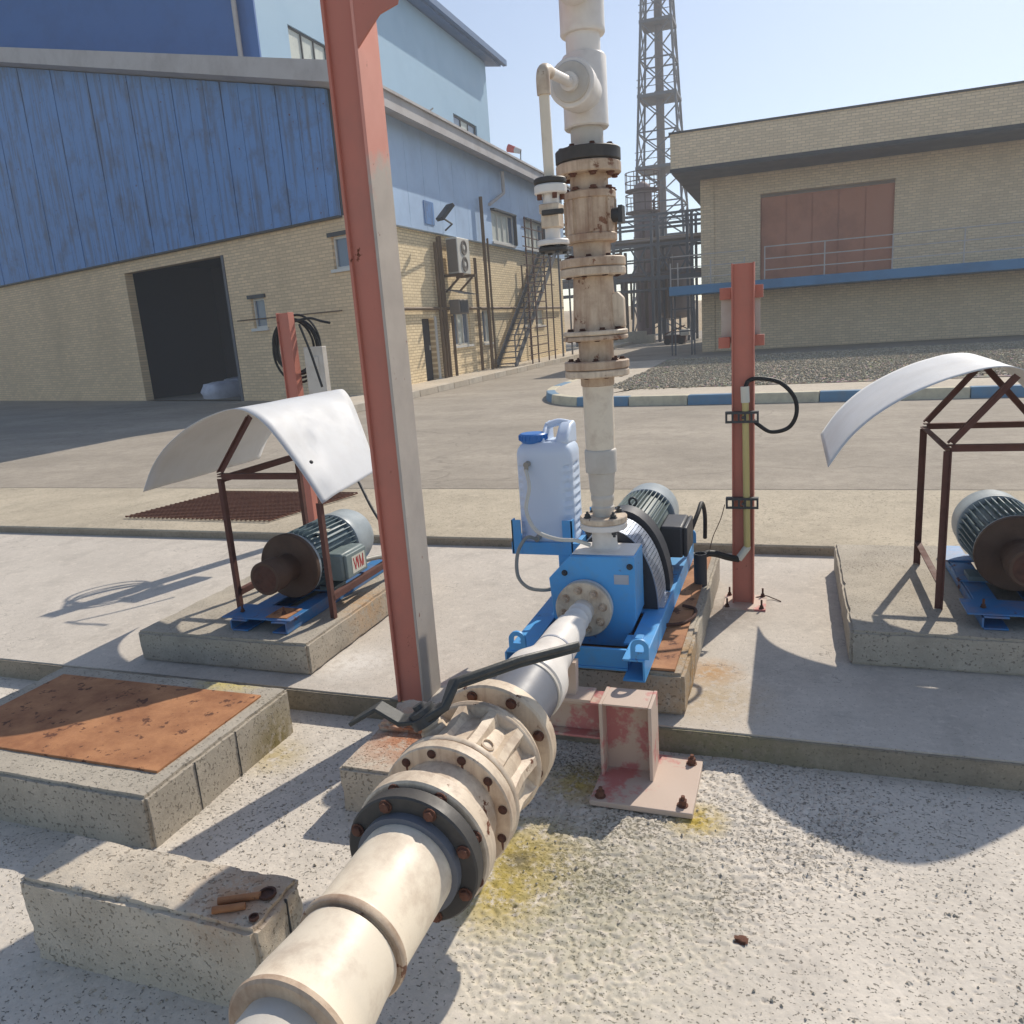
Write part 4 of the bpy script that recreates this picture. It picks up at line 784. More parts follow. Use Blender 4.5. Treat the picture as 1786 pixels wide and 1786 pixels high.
# ------------------------------------------------------------------ buildings
class Wall:      # vertical wall from P along d (horizontal); outward normal n
    def __init__(s, P, Q, z0, z1, th=.25):
        s.P = Vector((P[0], P[1], 0)); q = Vector((Q[0], Q[1], 0)); s.L = (q-s.P).length; s.d = (q-s.P).normalized(); s.n = Vector((s.d.y, -s.d.x, 0)); s.z0, s.z1, s.th = z0, z1, th
    def flip(s): s.n = -s.n; return s
    def pt(s, u, z, o=0.): return s.P+s.d*u+s.n*o+Vector((0, 0, z))
    def uz(s, x, y, o=0.):      # pixel -> (u, z) on the wall plane
        dr = ray(x, y); k = ((s.P+s.n*o-Vector((0, 0, 0))-Vector((CAM.x, CAM.y, 0))).dot(s.n))/Vector((dr.x, dr.y, 0)).dot(s.n); p = CAM+dr*k; return ((p-s.P).dot(s.d), p.z)
    def slab(s, u0, u1, z0, z1, o0, o1, mb=None):
        mb = mb or MB(); vs = [s.pt(u, z, o) for o in (o0, o1) for (u, z) in ((u0, z0), (u1, z0), (u1, z1), (u0, z1))]
        return mb.add(vs, [(0, 3, 2, 1), (4, 5, 6, 7), (0, 1, 5, 4), (1, 2, 6, 5), (2, 3, 7, 6), (3, 0, 4, 7)])
    def panel(s, op):      # wall with rectangular openings: solid pieces around them, one mesh
        us = sorted({0., s.L}|{v for o in op for v in o[:2]}); zs = sorted({s.z0, s.z1}|{v for o in op for v in o[2:4]}); mb = MB(); idx = {}
        inside = lambda u, z: any(o[0] < u < o[1] and o[2] < z < o[3] for o in op)
        def V(i, j, k):
            key = (i, j, k)
            if key not in idx: idx[key] = len(mb.v); mb.v.append(tuple(s.pt(us[i], zs[j], 0 if k == 0 else -s.th)))
            return idx[key]
        nu, nz = len(us)-1, len(zs)-1
        full = lambda i, j: 0 <= i < nu and 0 <= j < nz and not inside((us[i]+us[i+1])/2, (zs[j]+zs[j+1])/2)
        for i in range(nu):
            for j in range(nz):
                if not full(i, j): continue
                for k in (0, 1): mb.f.append((V(i, j, k), V(i+1, j, k), V(i+1, j+1, k), V(i, j+1, k)))
                for (a, b, di, dj) in (((i, j), (i+1, j), 0, -1), ((i+1, j), (i+1, j+1), 1, 0), ((i+1, j+1), (i, j+1), 0, 1), ((i, j+1), (i, j), -1, 0)):
                    if not full(i+di, j+dj): mb.f.append((V(*a, 0), V(*b, 0), V(*b, 1), V(*a, 1)))
        return mb
    def window(s, o, parent, panes=2, fr=.05, mf=None, mg=None, sill=True, depth=.12, head=False):
        mf = mf or M_winf; u0, u1, z0, z1 = o; mb = MB(); a, b = -depth, -depth+.05
        s.slab(u0, u1, z0, z0+fr, a, b, mb); s.slab(u0, u1, z1-fr, z1, a, b, mb); s.slab(u0, u0+fr, z0+fr, z1-fr, a, b, mb); s.slab(u1-fr, u1, z0+fr, z1-fr, a, b, mb)
        w_ = part('window', mb, mf, parent); k = (u1-u0-2*fr)/panes
        for i in range(panes):
            part('pane', s.slab(u0+fr+i*k+.012, u0+fr+(i+1)*k-.012, z0+fr, z1-fr, a+.012, a+.022), (mg[i % len(mg)] if isinstance(mg, list) else mg) or M_glass, w_)
            if i: part('mullion', s.slab(u0+fr+i*k-.02, u0+fr+i*k+.02, z0+fr, z1-fr, a+.003, b+.01), mf, w_)
        if sill: part('sill', s.slab(u0-.06, u1+.06, z0-.07, z0-.002, -.1, .06), M_winf, w_)
        if head: part('lintel', s.slab(u0-.08, u1+.08, z1+.002, z1+.09, -.02, .05), M_dark, w_)
        return w_
# --- brick hall with blue cladding and lean-to roof
hall = thing('brick_hall', 'buff brick hall with blue cladding above and grey eaves, left of the road', 'building', (-11.5, 25, .06))
WX = -9.3
W1 = Wall((WX, 16.2), (WX, 34.), .0, 4.1)
Y2u = lambda a, b, z0, z1: (a-16.2, b-16.2, z0, z1)
ops = [Y2u(19.62, 20.40, .19, 1.85), Y2u(21.75, 23.05, 1.04, 2.06), Y2u(24.1, 24.95, 1.02, 2.06), Y2u(28.35, 28.95, 1.5, 2.0), Y2u(29.8, 30.9, 1.45, 2.05)]
part('wall', W1.panel(ops+[(-.01, .7, -.01, 4.11)]), M_brickR, hall); part('corner_return', W1.slab(.02, .7, 0, 4.1, -.02, 0), M_brickR, hall)
dr = part('door', W1.slab(ops[0][0], ops[0][1], .19, 1.85, -.2, -.16), M_box, hall); part('handle', W1.slab(ops[0][1]-.12, ops[0][1]-.08, 1.0, 1.12, -.16, -.13), M_ac, dr)
part('door_frame', W1.slab(ops[0][1]+.002, ops[0][1]+.12, .19, 1.9, -.1, .03), M_winf, hall)
for o, k in zip(ops[1:], (3, 2, 1, 2)): W1.window(o, hall, k, mg=[M_glass, M_curtain, M_glass])
CO = .15      # cladding stands proud of the brick
wops = [Y2u(25.2, 27.35, 4.2, 5.16), Y2u(28.6, 30.8, 4.22, 5.2)]
W1c = Wall((WX, 16.2), (WX, 34.), 4.1, 6.62)
u = 0.
while u < W1c.L-.01:
    v = min(u+1.0, W1c.L); zlo = 4.1
    for o in wops:
        if u < o[1]-.02 and v > o[0]+.02: zlo = o[3]+.01
    part('panel', W1c.slab(u+.006, v-.006, zlo, 6.62, .02, CO), M_bpan2, hall)
    if zlo > 4.2:
        part('panel', W1c.slab(u+.006, v-.006, 4.1, 4.19, .02, CO), M_bpan2, hall)
        for o in wops:
            if u < o[0] < v: part('panel', W1c.slab(u+.006, o[0], 4.195, zlo-.004, .02, CO), M_bpan2, hall)
            if u < o[1] < v: part('panel', W1c.slab(o[1], v-.006, 4.195, zlo-.004, .02, CO), M_bpan2, hall)
    u = v
part('cladding_backing', W1c.slab(0, W1c.L, 4.1, 6.62, -.2, .015), M_navy, hall)
W1p = Wall((WX+CO, 16.2), (WX+CO, 34.), 4.1, 6.6)
for o in wops: W1p.window(o, hall, 4, .06, mg=[M_curtain, M_curtain, M_curtain, M_glass], depth=.06); part('window_hood', W1p.slab(o[0]-.05, o[1]+.05, o[3]+.0, o[3]+.05, .0, .14), M_dark, hall); part('window_cheek', W1p.slab(o[1]+.002, o[1]+.06, o[2], o[3], .0, .12), M_dark, hall)
part('blue_patch', W1p.slab(3.85, 4.45, 4.28, 4.86, .002, .02), M_bpan, hall, label='bright blue patch panel')
# front (shaded) face
W2 = Wall((-13.6-(4.3/1.35)*5.6-.03, 17.55+5.6-.095), (WX, 16.09), .0, 4.1); FL = W2.L
def o2(a, b): (u0, z1), (u1, z0) = W2.uz(*a), W2.uz(*b); return (u0, u1, z0, z1)
o_a = o2((437, 522), (467, 571)); o_b = o2((577, 414), (612, 466)); ug = W2.uz(417, 560)[0]
gate = (ug-5.2, ug-.35, .055, 3.75)
part('wall', W2.panel([o_a, o_b, gate]), M_brickF, hall)
W2.window(o_a, hall, 1, head=True); W2.window(o_b, hall, 1, head=True)
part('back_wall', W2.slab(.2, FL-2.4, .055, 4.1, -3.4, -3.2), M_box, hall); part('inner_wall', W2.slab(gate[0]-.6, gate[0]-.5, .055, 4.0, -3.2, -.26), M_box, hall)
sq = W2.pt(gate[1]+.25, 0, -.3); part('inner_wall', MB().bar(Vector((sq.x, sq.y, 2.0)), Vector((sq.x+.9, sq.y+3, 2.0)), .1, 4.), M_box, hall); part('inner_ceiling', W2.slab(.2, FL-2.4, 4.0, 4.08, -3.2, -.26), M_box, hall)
part('gate_jamb', W2.slab(gate[1]-.02, gate[1]+.08, .055, 3.75, -.3, .02), M_steel, hall)
EZ = 6.45; SLP = .27; EX = -8.6
rz = lambda x: EZ+SLP*(EX-x)
u = 0.; k = 0
while u < FL-.02:
    v = min(u+.655, FL); a, b = W2.pt(u, 0), W2.pt(v, 0)
    za, zb_ = rz(a.x)-.02, rz(b.x)-.02; mb = MB(); vs = []
    jt = .006*((k*7) % 3-1)
    for o in (.02, .10+jt): vs += [W2.pt(u+.012, 4.1+.0, o), W2.pt(v-.012, 4.1, o), W2.pt(v-.012, zb_, o), W2.pt(u+.012, za, o)]
    mb.add(vs, [(0, 3, 2, 1), (4, 5, 6, 7), (0, 1, 5, 4), (1, 2, 6, 5), (2, 3, 7, 6), (3, 0, 4, 7)])
    part('panel', mb, M_bpan, hall); u = v; k += 1
mb = MB(); a, b = W2.pt(0, 0), W2.pt(FL, 0); mb.add([W2.pt(0, 4.1, -.1), W2.pt(FL, 4.1, -.1), W2.pt(FL, rz(b.x), -.1), W2.pt(0, rz(a.x), -.1), W2.pt(0, 4.1, .015), W2.pt(FL, 4.1, .015), W2.pt(FL, rz(b.x)-.03, .015), W2.pt(0, rz(a.x)-.03, .015)], [(0, 3, 2, 1), (4, 5, 6, 7), (0, 1, 5, 4), (1, 2, 6, 5), (2, 3, 7, 6), (3, 0, 4, 7)])
part('cladding_backing', mb, M_dark, hall)
part('flashing', W2.slab(0, FL, 4.06, 4.098, .002, .13), M_dark, hall)
fy = lambda x: 16.2-(x-WX)*(1.35/4.3)-.75      # roof front edge follows the oblique wall
mb = MB(); X0, X1 = EX, -33.
def roofv(t): return [(X0, fy(X0), rz(X0)+t), (X1, fy(X1), rz(X1)+t), (X1, 34.4, rz(X1)+t), (X0, 34.4, rz(X0)+t)]
mb.add(roofv(0)+roofv(.40), [(0, 3, 2, 1), (4, 5, 6, 7), (0, 1, 5, 4), (1, 2, 6, 5), (2, 3, 7, 6), (3, 0, 4, 7)]); part('roof', mb, M_fascia, hall)
part('gutter_lip', MB().box((EX+.002, 15.3, EZ+.33), (EX+.06, 34.4, EZ+.39)), M_fascia, hall)
part('roof_hook', MB().tube([PX(718, 178, -9.5), PX(722, 186, -9.5), PX(750, 193, -9.5), PX(755, 189, -9.5)], .02, 6), M_dark, hall)
part('downpipe', MB().cyl((-8.95, 26.0, 6.4), (-8.95, 26.0, 5.75), .06, n=10).cyl((-8.95, 26., 5.75), (-9.1, 25.0, 5.3), .05, n=10), M_fascia, hall)
# services on the facade
for Y, z0, z1, r_ in ((20.62, .19, 3.85, .05), (20.85, .19, 4.0, .04), (21.05, .19, 4.05, .05), (21.45, .19, 1.9, .045), (23.55, .19, 3.6, .05), (24.0, .19, 5.4, .055), (24.22, .19, 4.2, .035), (28.1, 1.9, 3.6, .03), (28.8, .19, 3.5, .03)):
    x = -9.22+.02*((Y*10) % 3)+(.2 if z1 > 4.1 else 0); o = part('service_pipe', MB().cyl((x, Y, z0), (x, Y, z1), r_, n=10), M_steelb, hall)
part('service_pipe', MB().cyl((-9.2, 16.4, 2.1), (-9.2, 33.5, 2.1), .045, n=10), M_steelb, hall)
pw = W2.uz(418, 562); part('service_pipe', MB().cyl(W2.pt(pw[0], 2.1, .06), W2.pt(FL-.3, 2.1, .06), .014, n=8), M_steelb, hall)
a1 = thing('ac_unit', 'white twin-fan air-conditioner on a bracket high on the brick hall', 'air conditioner', (-9., 21.8, 3.0))
part('casing', MB().box((-9.12, 21.25, 3.03), (-8.78, 22.15, 4.0)), M_ac, a1, .02); part('side_louvre', MB().box((-9.1, 21.235, 3.08), (-8.8, 21.249, 3.95)), M_acg, a1)
for z in (3.29, 3.74):
    g_ = part('fan_grille', MB().lathe([(0, .2), (.03, .2), (.03, .165), (.01, .16)], (-8.779, 21.7, z), (1, 0, 0), 24), M_acg, a1); part('fan_hub', MB().lathe([(0, .07), (.02, .06)], (-8.769, 21.7, z), (1, 0, 0), 14), M_ac, g_)
part('bracket', MB().box((-9.25, 21.2, 2.95), (-8.65, 21.28, 3.03)).bar((-9.22, 21.24, 2.55), (-8.75, 21.24, 2.95), .05, .05), M_steelb, a1); part('bracket', MB().box((-9.25, 22.1, 2.95), (-8.65, 22.18, 3.03)).bar((-9.22, 22.14, 2.55), (-8.75, 22.14, 2.95), .05, .05), M_steelb, a1)
a2 = thing('ac_unit', 'small grey air-conditioner low on the brick hall above the windows', 'air conditioner', (-9.05, 21.6, 1.9))
part('casing', MB().box((-9.15, 21.2, 1.93), (-8.85, 21.95, 2.33)), M_acg, a2, .02); part('grille', MB().box((-8.849, 21.3, 1.98), (-8.835, 21.85, 2.28)), M_box, a2)
a1['group'] = a2['group'] = 'air conditioners on the hall wall'
aw = thing('awning', 'small slatted awning above the lower air-conditioner', 'awning', (-8.9, 21.7, 2.5))
for k in range(4): part('slat', MB().bar((-9.2, 21.15+k*.25, 2.62), (-8.6, 21.2+k*.3, 2.45), .12, .015), M_steel, aw)
fl_ = thing('floodlight', 'dark floodlight on an arm beside the blue patch on the hall', 'floodlight', tuple(PX(775, 390, -8.9)))
part('arm', MB().tube([(-9.12, 21.3, 4.2), (-8.9, 21.3, 4.35), PX(772, 380, -8.75)], .025, 8), M_dark, fl_); c = PX(776, 372, -8.72); part('lamp_head', MB().bar(c+Vector((-.1, -.15, -.16)), c+Vector((.1, .2, .22)), .3, .1), M_dark, fl_, .01)
# outside stair
st = thing('outside_stair', 'steel outside stair climbing the sunlit brick hall wall', 'stair', (-8.8, 24.4, .19))
sa, sb_ = Vector((0, 24.6, .19)), Vector((0, 30.2, 4.15))
for x in (-9.12, -8.45): part('stringer', MB().bar(sa+Vector((x, 0, 0)), sb_+Vector((x, 0, 0)), .03, .22), M_steel, st)
for k in range(22): p = sa.lerp(sb_, (k+.5)/22); part('tread', MB().box((-9.1, p.y-.13, p.z), (-8.47, p.y+.13, p.z+.03)), M_steel, st)
part('landing', MB().box((-9.12, 30.1, 4.12), (-8.35, 31.8, 4.2)), M_steel, st)
for x in (-8.42,):
    part('handrail', MB().bar(sa+Vector((x, 0, .95)), sb_+Vector((x, 0, .95)), .04, .04), M_steel, st); part('handrail', MB().bar(sa+Vector((x, 0, .5)), sb_+Vector((x, 0, .5)), .03, .03), M_steel, st)
    for k in range(6): p = sa.lerp(sb_, k/5); part('baluster', MB().bar((x, p.y, p.z), (x, p.y, p.z+.97), .035, .035), M_steel, st)
for y in (30.3, 31.7): part('post', MB().bar((-8.4, y, .19), (-8.4, y, 5.2), .06, .06), M_steel, st)
part('handrail', MB().bar((-8.4, 30.2, 5.15), (-8.4, 31.8, 5.15), .04, .04), M_steel, st)
lad = thing('rebar_ladder', 'tall thin rebar lattice ladder standing by the outside stair', 'ladder', (-8.2, 29.5, .06))
V4 = [PX(x, 640, -8.2).y for x in (930, 941, 959, 970)]
for y in V4: part('upright', MB().bar((-8.2, y, .06), (-8.2, y, 4.9), .04, .04), M_rustd, lad)
for k in range(15): part('rung', MB().bar((-8.2, V4[0]-.3, .5+k*.29), (-8.2, V4[3]+.3 if k % 4 == 0 else V4[2], .5+k*.29+.02), .03, .03), M_rustd, lad)
# --- tall light-blue hall behind
th_ = thing('tall_hall', 'tall light blue clad hall with dark eaves behind the brick hall', 'building', (-20, 29, 0))
XT = -13.5
W3 = Wall((XT, 20.), (XT, 37.8), 5.5, 13.4)
wo = (1.5, 6.2, 9.12, 10.2); wo2 = (13.4, 16.1, 9.55, 10.35)
part('wall', W3.panel([wo, wo2]), M_lblue, th_)
W3.window(wo, th_, 7, .06, M_dark, M_curtain, sill=True, depth=.1); W3.window(wo2, th_, 3, .08, M_dark, [M_glass, M_curtain, M_glass], sill=False)
part('end_wall', MB().prism([(XT-.26, rz(XT)+.3), (XT-.26, 13.3), (-31.5, 13.3), (-31.5, rz(-31.5)+.3)], 'Y', 20.02, 20.3), M_navy, th_); part('corner_pipe', MB().cyl((XT-.55, 19.9, 5), (XT-.55, 19.9, 13), .07, n=10), M_fascia, th_)
part('corner_trim', MB().box((XT-.24, 19.93, 5), (XT+.03, 20.0, 13.3)), M_navy, th_); part('far_wall', MB().box((-34, 37.5, .5), (XT-.26, 37.78, 13.3)), M_lblue, th_)
mb = MB(); v0 = [(-13.0, 18.8, 13.35), (-34, 18.8, 16.6), (-34, 38.6, 16.6), (-13.0, 38.6, 13.35)]; mb.add(v0+[(x, y, z+.35) for x, y, z in v0], [(0, 3, 2, 1), (4, 5, 6, 7), (0, 1, 5, 4), (1, 2, 6, 5), (2, 3, 7, 6), (3, 0, 4, 7)]); part('roof', mb, M_roofd, th_)
part('gutter', MB().box((-12.99, 18.7, 13.42), (-12.8, 38.9, 13.66)), M_roofd, th_)
# --- windsock and sacks
ws = thing('windsock', 'small red and white windsock beyond the hall roof', 'windsock', tuple(PY(908, 300, 42)))
a, b = PY(908, 264, 42), PY(886, 258, 42); part('sock', MB().cyl(a, a.lerp(b, .45), .12, .16, 12), plain('windsock_white', (220, 206, 200), .7), ws); part('sock_end', MB().cyl(a.lerp(b, .45), b, .16, .2, 12), plain('windsock_red', (206, 70, 60), .7), ws); part('mast', MB().cyl(PY(909, 330, 42), PY(908, 262, 42), .03, n=8), M_steel, ws)
bagm = []
for i, (x, y, s_) in enumerate(((400, 668, 1.25), (424, 672, 1.1), (410, 650, 1.15), (396, 684, 1.2))):
    p = PZ(x, y+8, .06); bm = bmesh.new(); bmesh.ops.create_cube(bm, size=1); bmesh.ops.subdivide_edges(bm, edges=bm.edges[:], cuts=5, use_grid_fill=True)
    for v in bm.verts:
        q = v.co.normalized()*.62; v.co = v.co.lerp(q, .55); v.co += Vector((mnoise.noise(v.co*4+Vector((i*5, 0, 0))), mnoise.noise(v.co*4+Vector((0, i*5, 0))), mnoise.noise(v.co*4)))*.06
        v.co = Vector((v.co.x*1.0*s_, v.co.y*.7*s_, v.co.z*.42*s_))
    me = bpy.data.meshes.new('sack'); bm.to_mesh(me); bm.free(); [setattr(f, 'use_smooth', True) for f in me.polygons]; me.materials.append(M_bag)
    o = bpy.data.objects.new('sack', me); o.location = (p.x, p.y, .24 if i != 2 else .58); o.rotation_euler = (0, 0, i*.4); col.objects.link(o)
    tag(o, ('white woven sack leaning at the left of the heap by the hall gate', 'white woven sack at the right end of the heap by the hall gate', 'white woven sack lying on top of the heap by the hall gate', 'white woven sack nearest the road in the heap by the hall gate')[i], 'sack', 'sacks heaped at the gate')
# --- grey brick building on the right
bh = thing('grey_brick_building', 'grey brick building with deep overhanging parapet at upper right', 'building', (3, 34, .06))
W4 = Wall((-3.10, 30.5), (16., 30.5), .0, 6.6); dop = (1.92, 6.3, 2.45, 5.36); lop = (4.5, 7.5, .06, 2.0)
part('wall', W4.panel([dop]), M_brickB, bh); part('side_wall', MB().box((-3.10, 30.76, 0), (-2.85, 44, 6.6)), M_brickS, bh)
part('pilaster', W4.slab(.0, .47, .06, 6.0, .002, .06), M_brickB, bh)
dd = part('door', W4.slab(dop[0]+.12, dop[1], 2.45, 5.24, -.2, -.12), M_reddoor, bh); part('door_frame', W4.slab(dop[0], dop[0]+.12, 2.45, 5.36, -.15, .02), M_brickB, bh)
for k in range(5): part('door_leaf', W4.slab(dop[0]+.16+k*.84, dop[0]+.96+k*.84, 2.47, 5.2, -.119, -.09), M_reddoor, dd)
part('parapet', MB().box((-3.86, 28.5, 6.16), (17, 28.75, 7.28)), M_brickB, bh); part('parapet_cap', MB().box((-3.9, 28.45, 7.28), (17, 28.8, 7.34)), M_dark, bh)
part('parapet', MB().box((-3.86, 28.752, 6.16), (-3.6, 45, 7.28)), M_brickS, bh); part('soffit', MB().box((-3.84, 28.52, 6.06), (17, 45, 6.155)), M_steel, bh); part('drip_edge', MB().box((-3.88, 28.46, 6.09), (17, 28.53, 6.2)), M_dark, bh)
part('roof', MB().box((-3.6, 28.76, 6.6), (17, 45, 6.9)), M_fascia, bh)
part('floor_slab', MB().box((-4.0, 28.5, 2.12), (16, 30.49, 2.42)), M_slab, bh, bevel=.01)
part('plinth_wall', W4.slab(.5, 16, .06, 2.1, .003, .05), M_brickB, bh)
rl = thing('balcony_railing', 'grey tube railing along the blue slab of the brick building', 'railing', (-1, 28.55, 2.42))
for z in (2.72, 3.08, 3.46): part('rail', MB().bar((-.85, 28.58, z), (14, 28.58, z+.02), .035, .035), M_fascia, rl); part('rail', MB().bar((-3.95, 28.58, z-.05), (-1.5, 28.58, z-.05), .03, .03), M_fascia, rl)
for x in (-3.95, -3.7, -2.6, -1.5, -.85, 1.0, 3, 5, 7, 9): part('rail_post', MB().bar((x, 28.58, 2.42), (x, 28.58, 3.48 if x > -1 else 3.2), .04, .04), M_fascia, rl)
sf = thing('slab_props', 'dark steel frame propping the left end of the blue slab', 'frame', (-3.6, 29, .06))
for x in (-4.0, -3.88, -3.31, -3.21):
    part('prop', MB().bar((x, 29, .06), (x, 29, 2.11), .05, .05), M_steel, sf)
for z in (.88, 1.66): part('prop_brace', MB().bar((-4.0, 29, z), (-3.2, 29, z+.02), .04, .04), M_steel, sf)
# ------------------------------------------------------------------ lattice tower with chimney
lt = thing('lattice_tower', 'dark steel lattice tower carrying a chimney stack', 'tower', (-8.78, 60, 0))
TX, TY = -8.78, 60.
def hw(z): return 2.02-.0485*z
H_ = [i*2.3 for i in range(17)]
cor = lambda z, i: Vector((TX+hw(z)*(-1, 1, 1, -1)[i], TY+hw(z)*(-1, -1, 1, 1)[i], z))
for i in range(4): part('leg', MB().bar(cor(0, i), cor(H_[-1], i), .14, .14), M_steel, lt)
for k in range(len(H_)-1):
    z0, z1 = H_[k], H_[k+1]
    for i in range(4):
        j = (i+1) % 4
        part('girt', MB().bar(cor(z1, i), cor(z1, j), .09, .09), M_steel, lt); part('brace', MB().bar(cor(z0, i), cor(z1, j), .08, .08), M_steel, lt); part('brace', MB().bar(cor(z0, j), cor(z1, i), .08, .08), M_steel, lt)
    if k % 2 == 0:
        w_ = hw(z1)+.1; d = part('deck', MB().box((TX-w_, TY-w_, z1-.1), (TX+w_, TY+w_, z1+.1)), M_steel, lt)
        for s_ in (.55, 1.0): part('deck_rail', MB().bar((TX-w_, TY-w_, z1+s_), (TX+w_, TY-w_, z1+s_), .04, .04), M_steel, d)
part('chimney', MB().cyl((TX+.02, TY, 0), (TX+.02, TY, 40), .30, .26, 20), M_stack, lt)
# ------------------------------------------------------------------ pipe rack and plant beyond
pk_ = thing('pipe_rack', 'dark steel pipe rack with stacked pipes across the road end', 'pipe rack', (-7, 45, 0))
for z, h in ((6.28, .12), (6.78, .12), (5.25, .14), (3.5, .2), (4.5, .08), (2.9, .12)): part('beam', MB().bar((-14.5, 45, z), (-3.4, 45, z), .15, h), M_steel, pk_); part('beam', MB().bar((-14.5, 47, z), (-3.4, 47, z), .15, h), M_steel, pk_)
for x in (-14, -11.6, -9.3, -7.2, -6.85, -5.3, -5.05, -4.2):
    for y in (45, 47): part('column', MB().bar((x, y, .05), (x, y, 6.8), .14, .14), M_steel, pk_)
for i in range(16): x = -14+.65*i; part('lacing', MB().bar((x, 44.95, 6.3 if i % 2 else 6.76), (x+.65, 44.95, 6.76 if i % 2 else 6.3), .06, .06), M_steel, pk_)
for i, x in enumerate((-8.4, -7.0, -5.8)): part('knee_brace', MB().bar((x, 45, 3.6), (x+.9, 45, 5.2), .09, .09), M_steel, pk_); part('knee_brace', MB().bar((x, 45, 5.2), (x+.9, 45, 3.6), .09, .09), M_steel, pk_)
for i in range(9): part('pipe', MB().cyl((-14.5, 45.2+.2*i, 5.45+.06*(i % 3)), (-3.4, 45.2+.2*i, 5.45+.06*(i % 3)), .06+.03*(i % 3), n=10), M_stack if i % 2 else M_steelb, pk_)
for i in range(6): part('pipe', MB().cyl((-14.5, 45.3+.27*i, 3.72+.05*(i % 2)), (-3.4, 45.3+.27*i, 3.72+.05*(i % 2)), .07+.03*(i % 2), n=10), M_stack, pk_)
rnd = random.Random(11)
for i in range(10):
    x = rnd.uniform(-9.4, -4.2); y = 46+rnd.random(); z0 = rnd.uniform(.2, 2.4); part('drop_pipe', MB().cyl((x, y, z0), (x, y, rnd.uniform(3.6, 5.4)), .05+.06*rnd.random(), n=10), M_stack if i % 2 else M_steelb, pk_)
vv = thing('process_vessel', 'rusty vertical vessel with railed platforms behind the riser valve', 'vessel', (-8.3, 49, 0))
part('shell', MB().lathe([(0, .55), (8.6, .55), (8.9, .45), (9.1, .2), (9.15, .05)], (-8.3, 49, 0), n=24), paint('rust_lavender', (128, 108, 106), .7, .1, (96, 72, 66), .5, 1.5), vv)
for z in (7.4, 8.6):
    p = part('platform', MB().lathe([(z, .56), (z, 1.0), (z+.08, 1.0), (z+.08, .56)], (-8.3, 49, 0), n=20), M_rustd, vv)
    for s_ in (.5, 1.0): part('guard_rail', MB().tube([(-8.3+.98*math.cos(a), 49+.98*math.sin(a), z+s_) for a in [2*math.pi*i/20 for i in range(21)]], .03, 6), M_rustd, p)
    for k in range(10): a = 2*math.pi*k/10; part('rail_post', MB().bar((-8.3+.98*math.cos(a), 49+.98*math.sin(a), z), (-8.3+.98*math.cos(a), 49+.98*math.sin(a), z+1.02), .04, .04), M_rustd, p)
for k in range(7): a = rnd.random()*6.28; part('side_pipe', MB().cyl((-8.3+.7*math.cos(a), 49+.7*math.sin(a), 3), (-8.3+.7*math.cos(a), 49+.7*math.sin(a), 6.5+2*rnd.random()), .07, n=8), M_rustd, vv)
dv = thing('storage_vessel', 'grey cylindrical vessel under the far pipe rack', 'vessel', (-6.6, 50, 0))
part('shell', MB().lathe([(1.2, .1), (1.3, .8), (1.6, 1.05), (5.4, 1.05), (5.8, .7), (5.95, .1)], (-6.6, 50, 0), n=28), M_stack, dv)
for k in range(4): a = math.pi/2*k+.4; part('leg', MB().bar((-6.6+.8*math.cos(a), 50+.8*math.sin(a), 0), (-6.6+.8*math.cos(a), 50+.8*math.sin(a), 1.5), .12, .12), M_steel, dv)
# low wall and kiosk at the road end
lw = part('low_wall', MB().box((-9.8, 44.2, 0), (-7.5, 44.5, .72)).box((-7.495, 44.15, 0), (-7.05, 44.6, .5)), M_walk, None, .02); tag(lw, 'low beige wall at the road end below the pipe rack', 'wall')
kk = thing('pump_cart', 'low red and white machinery by the props of the blue slab', 'machine', (-5.2, 40, .05))
part('frame', MB().box((-5.9, 40, .1), (-4.9, 40.8, .5)), M_rustd, kk); part('cover', MB().box((-5.1, 39.95, .45), (-4.7, 40.5, .75)), M_winf, kk, .03)
for x in (-5.75, -5.1): part('wheel', MB().cyl((x, 39.93, .2), (x, 39.99, .2), .16, n=16), M_rubber, kk)
part('boom', MB().bar((-5.9, 40.2, .55), (-4.9, 40.2, .95), .06, .06), M_rust, kk)
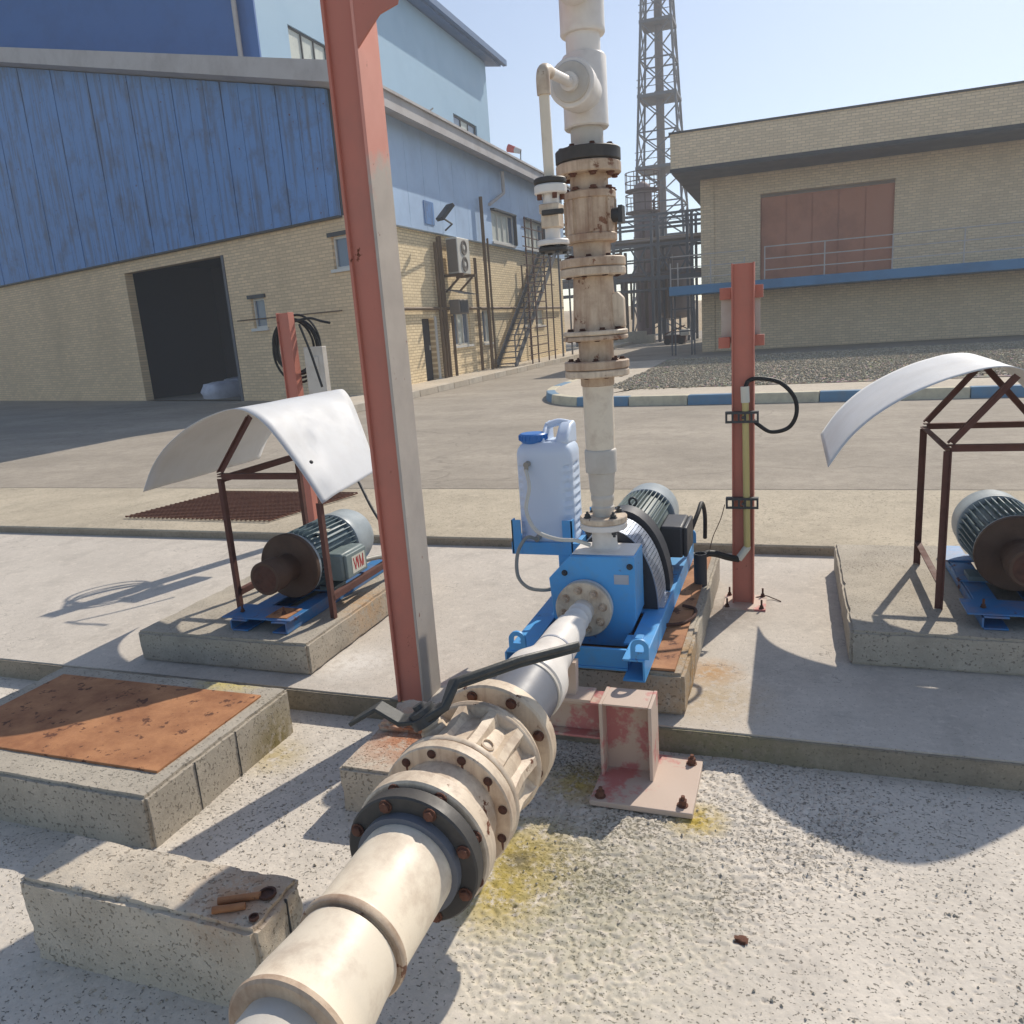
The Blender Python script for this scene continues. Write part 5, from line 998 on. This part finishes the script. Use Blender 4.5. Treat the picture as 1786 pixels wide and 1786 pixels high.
# dry hill
nx, ny = 60, 24; vs = []; fs = []
for j in range(ny+1):
    for i in range(nx+1):
        x, y = -140+300*i/nx, 62+100*j/ny; f = min(1, j/8); h = -.3+f*(2.4+1.3*mnoise.noise((x*.02, y*.02, 1))+.6*mnoise.noise((x*.09, y*.09, 2)))+max(0, j-10)*.12
        vs.append((x, y, h))
for j in range(ny):
    for i in range(nx): a = j*(nx+1)+i; fs.append((a, a+1, a+nx+2, a+nx+1))
struct('hill', MB().add(vs, fs), M_hill)

cb1 = part('cable', MB().tube(smoothpts([PY(612, 815, 4.75), PY(628, 845, 4.6), PY(648, 885, 4.45), PY(668, 915, 4.3), PY(690, 930, 4.2)], 6), .010, 8), M_rubber); tag(cb1, 'dark cable sagging behind the tall red column', 'cable')
npl = part('nameplate', MB().box((-.66, 2.9600, .46), (-.60, 2.9615, .50)), M_mesh, cs)

# ------------------------------------------------------------------ thin dusty air
ho = part('haze', MB().box((-60, -6, -1.6), (60, 170, 44)), None); ho['kind'] = 'stuff'; ho['label'] = 'thin dusty haze in the air over the plant'; ho['category'] = 'haze'
hm = bpy.data.materials.new('haze'); hm.use_nodes = True; hn = hm.node_tree; hn.nodes.remove(hn.nodes['Principled BSDF']); pv = hn.nodes.new('ShaderNodeVolumePrincipled')
pv.inputs['Color'].default_value = (.88, .91, .96, 1); pv.inputs['Density'].default_value = .0032; pv.inputs['Anisotropy'].default_value = .2
hn.links.new(pv.outputs[0], hn.nodes['Material Output'].inputs['Volume']); ho.data.materials.append(hm)

# small wear: rust runs below the valve bolts, more sheet screws, a rusty lump on the floor
for k in (1, 2, 4, 11):
    a = 2*math.pi*k/12+.16; bx_, bz_ = XP+.151*math.cos(a), ZP+.151*math.sin(a); L_ = .016+.006*(k % 3)
    part('rust_run', MB().prism([(bx_-.004, bz_-.006), (bx_+.004, bz_-.006), (bx_+.0015, bz_-.006-L_), (bx_-.001, bz_-.006-L_)], 'Y', 1.5272, 1.5279), M_rust, lv)
lump = rough_block((-.022, -.016, 0), (.022, .016, .011), .008, .006, 3.1, .005); lump.materials.append(M_rust)
lo_ = bpy.data.objects.new('rusty_lump', lump); lo_.location = PZ(1290, 1640, ZG)+Vector((0, 0, -.004)); col.objects.link(lo_); tag(lo_, 'small rusty lump lying on the pale yard floor', 'scrap')
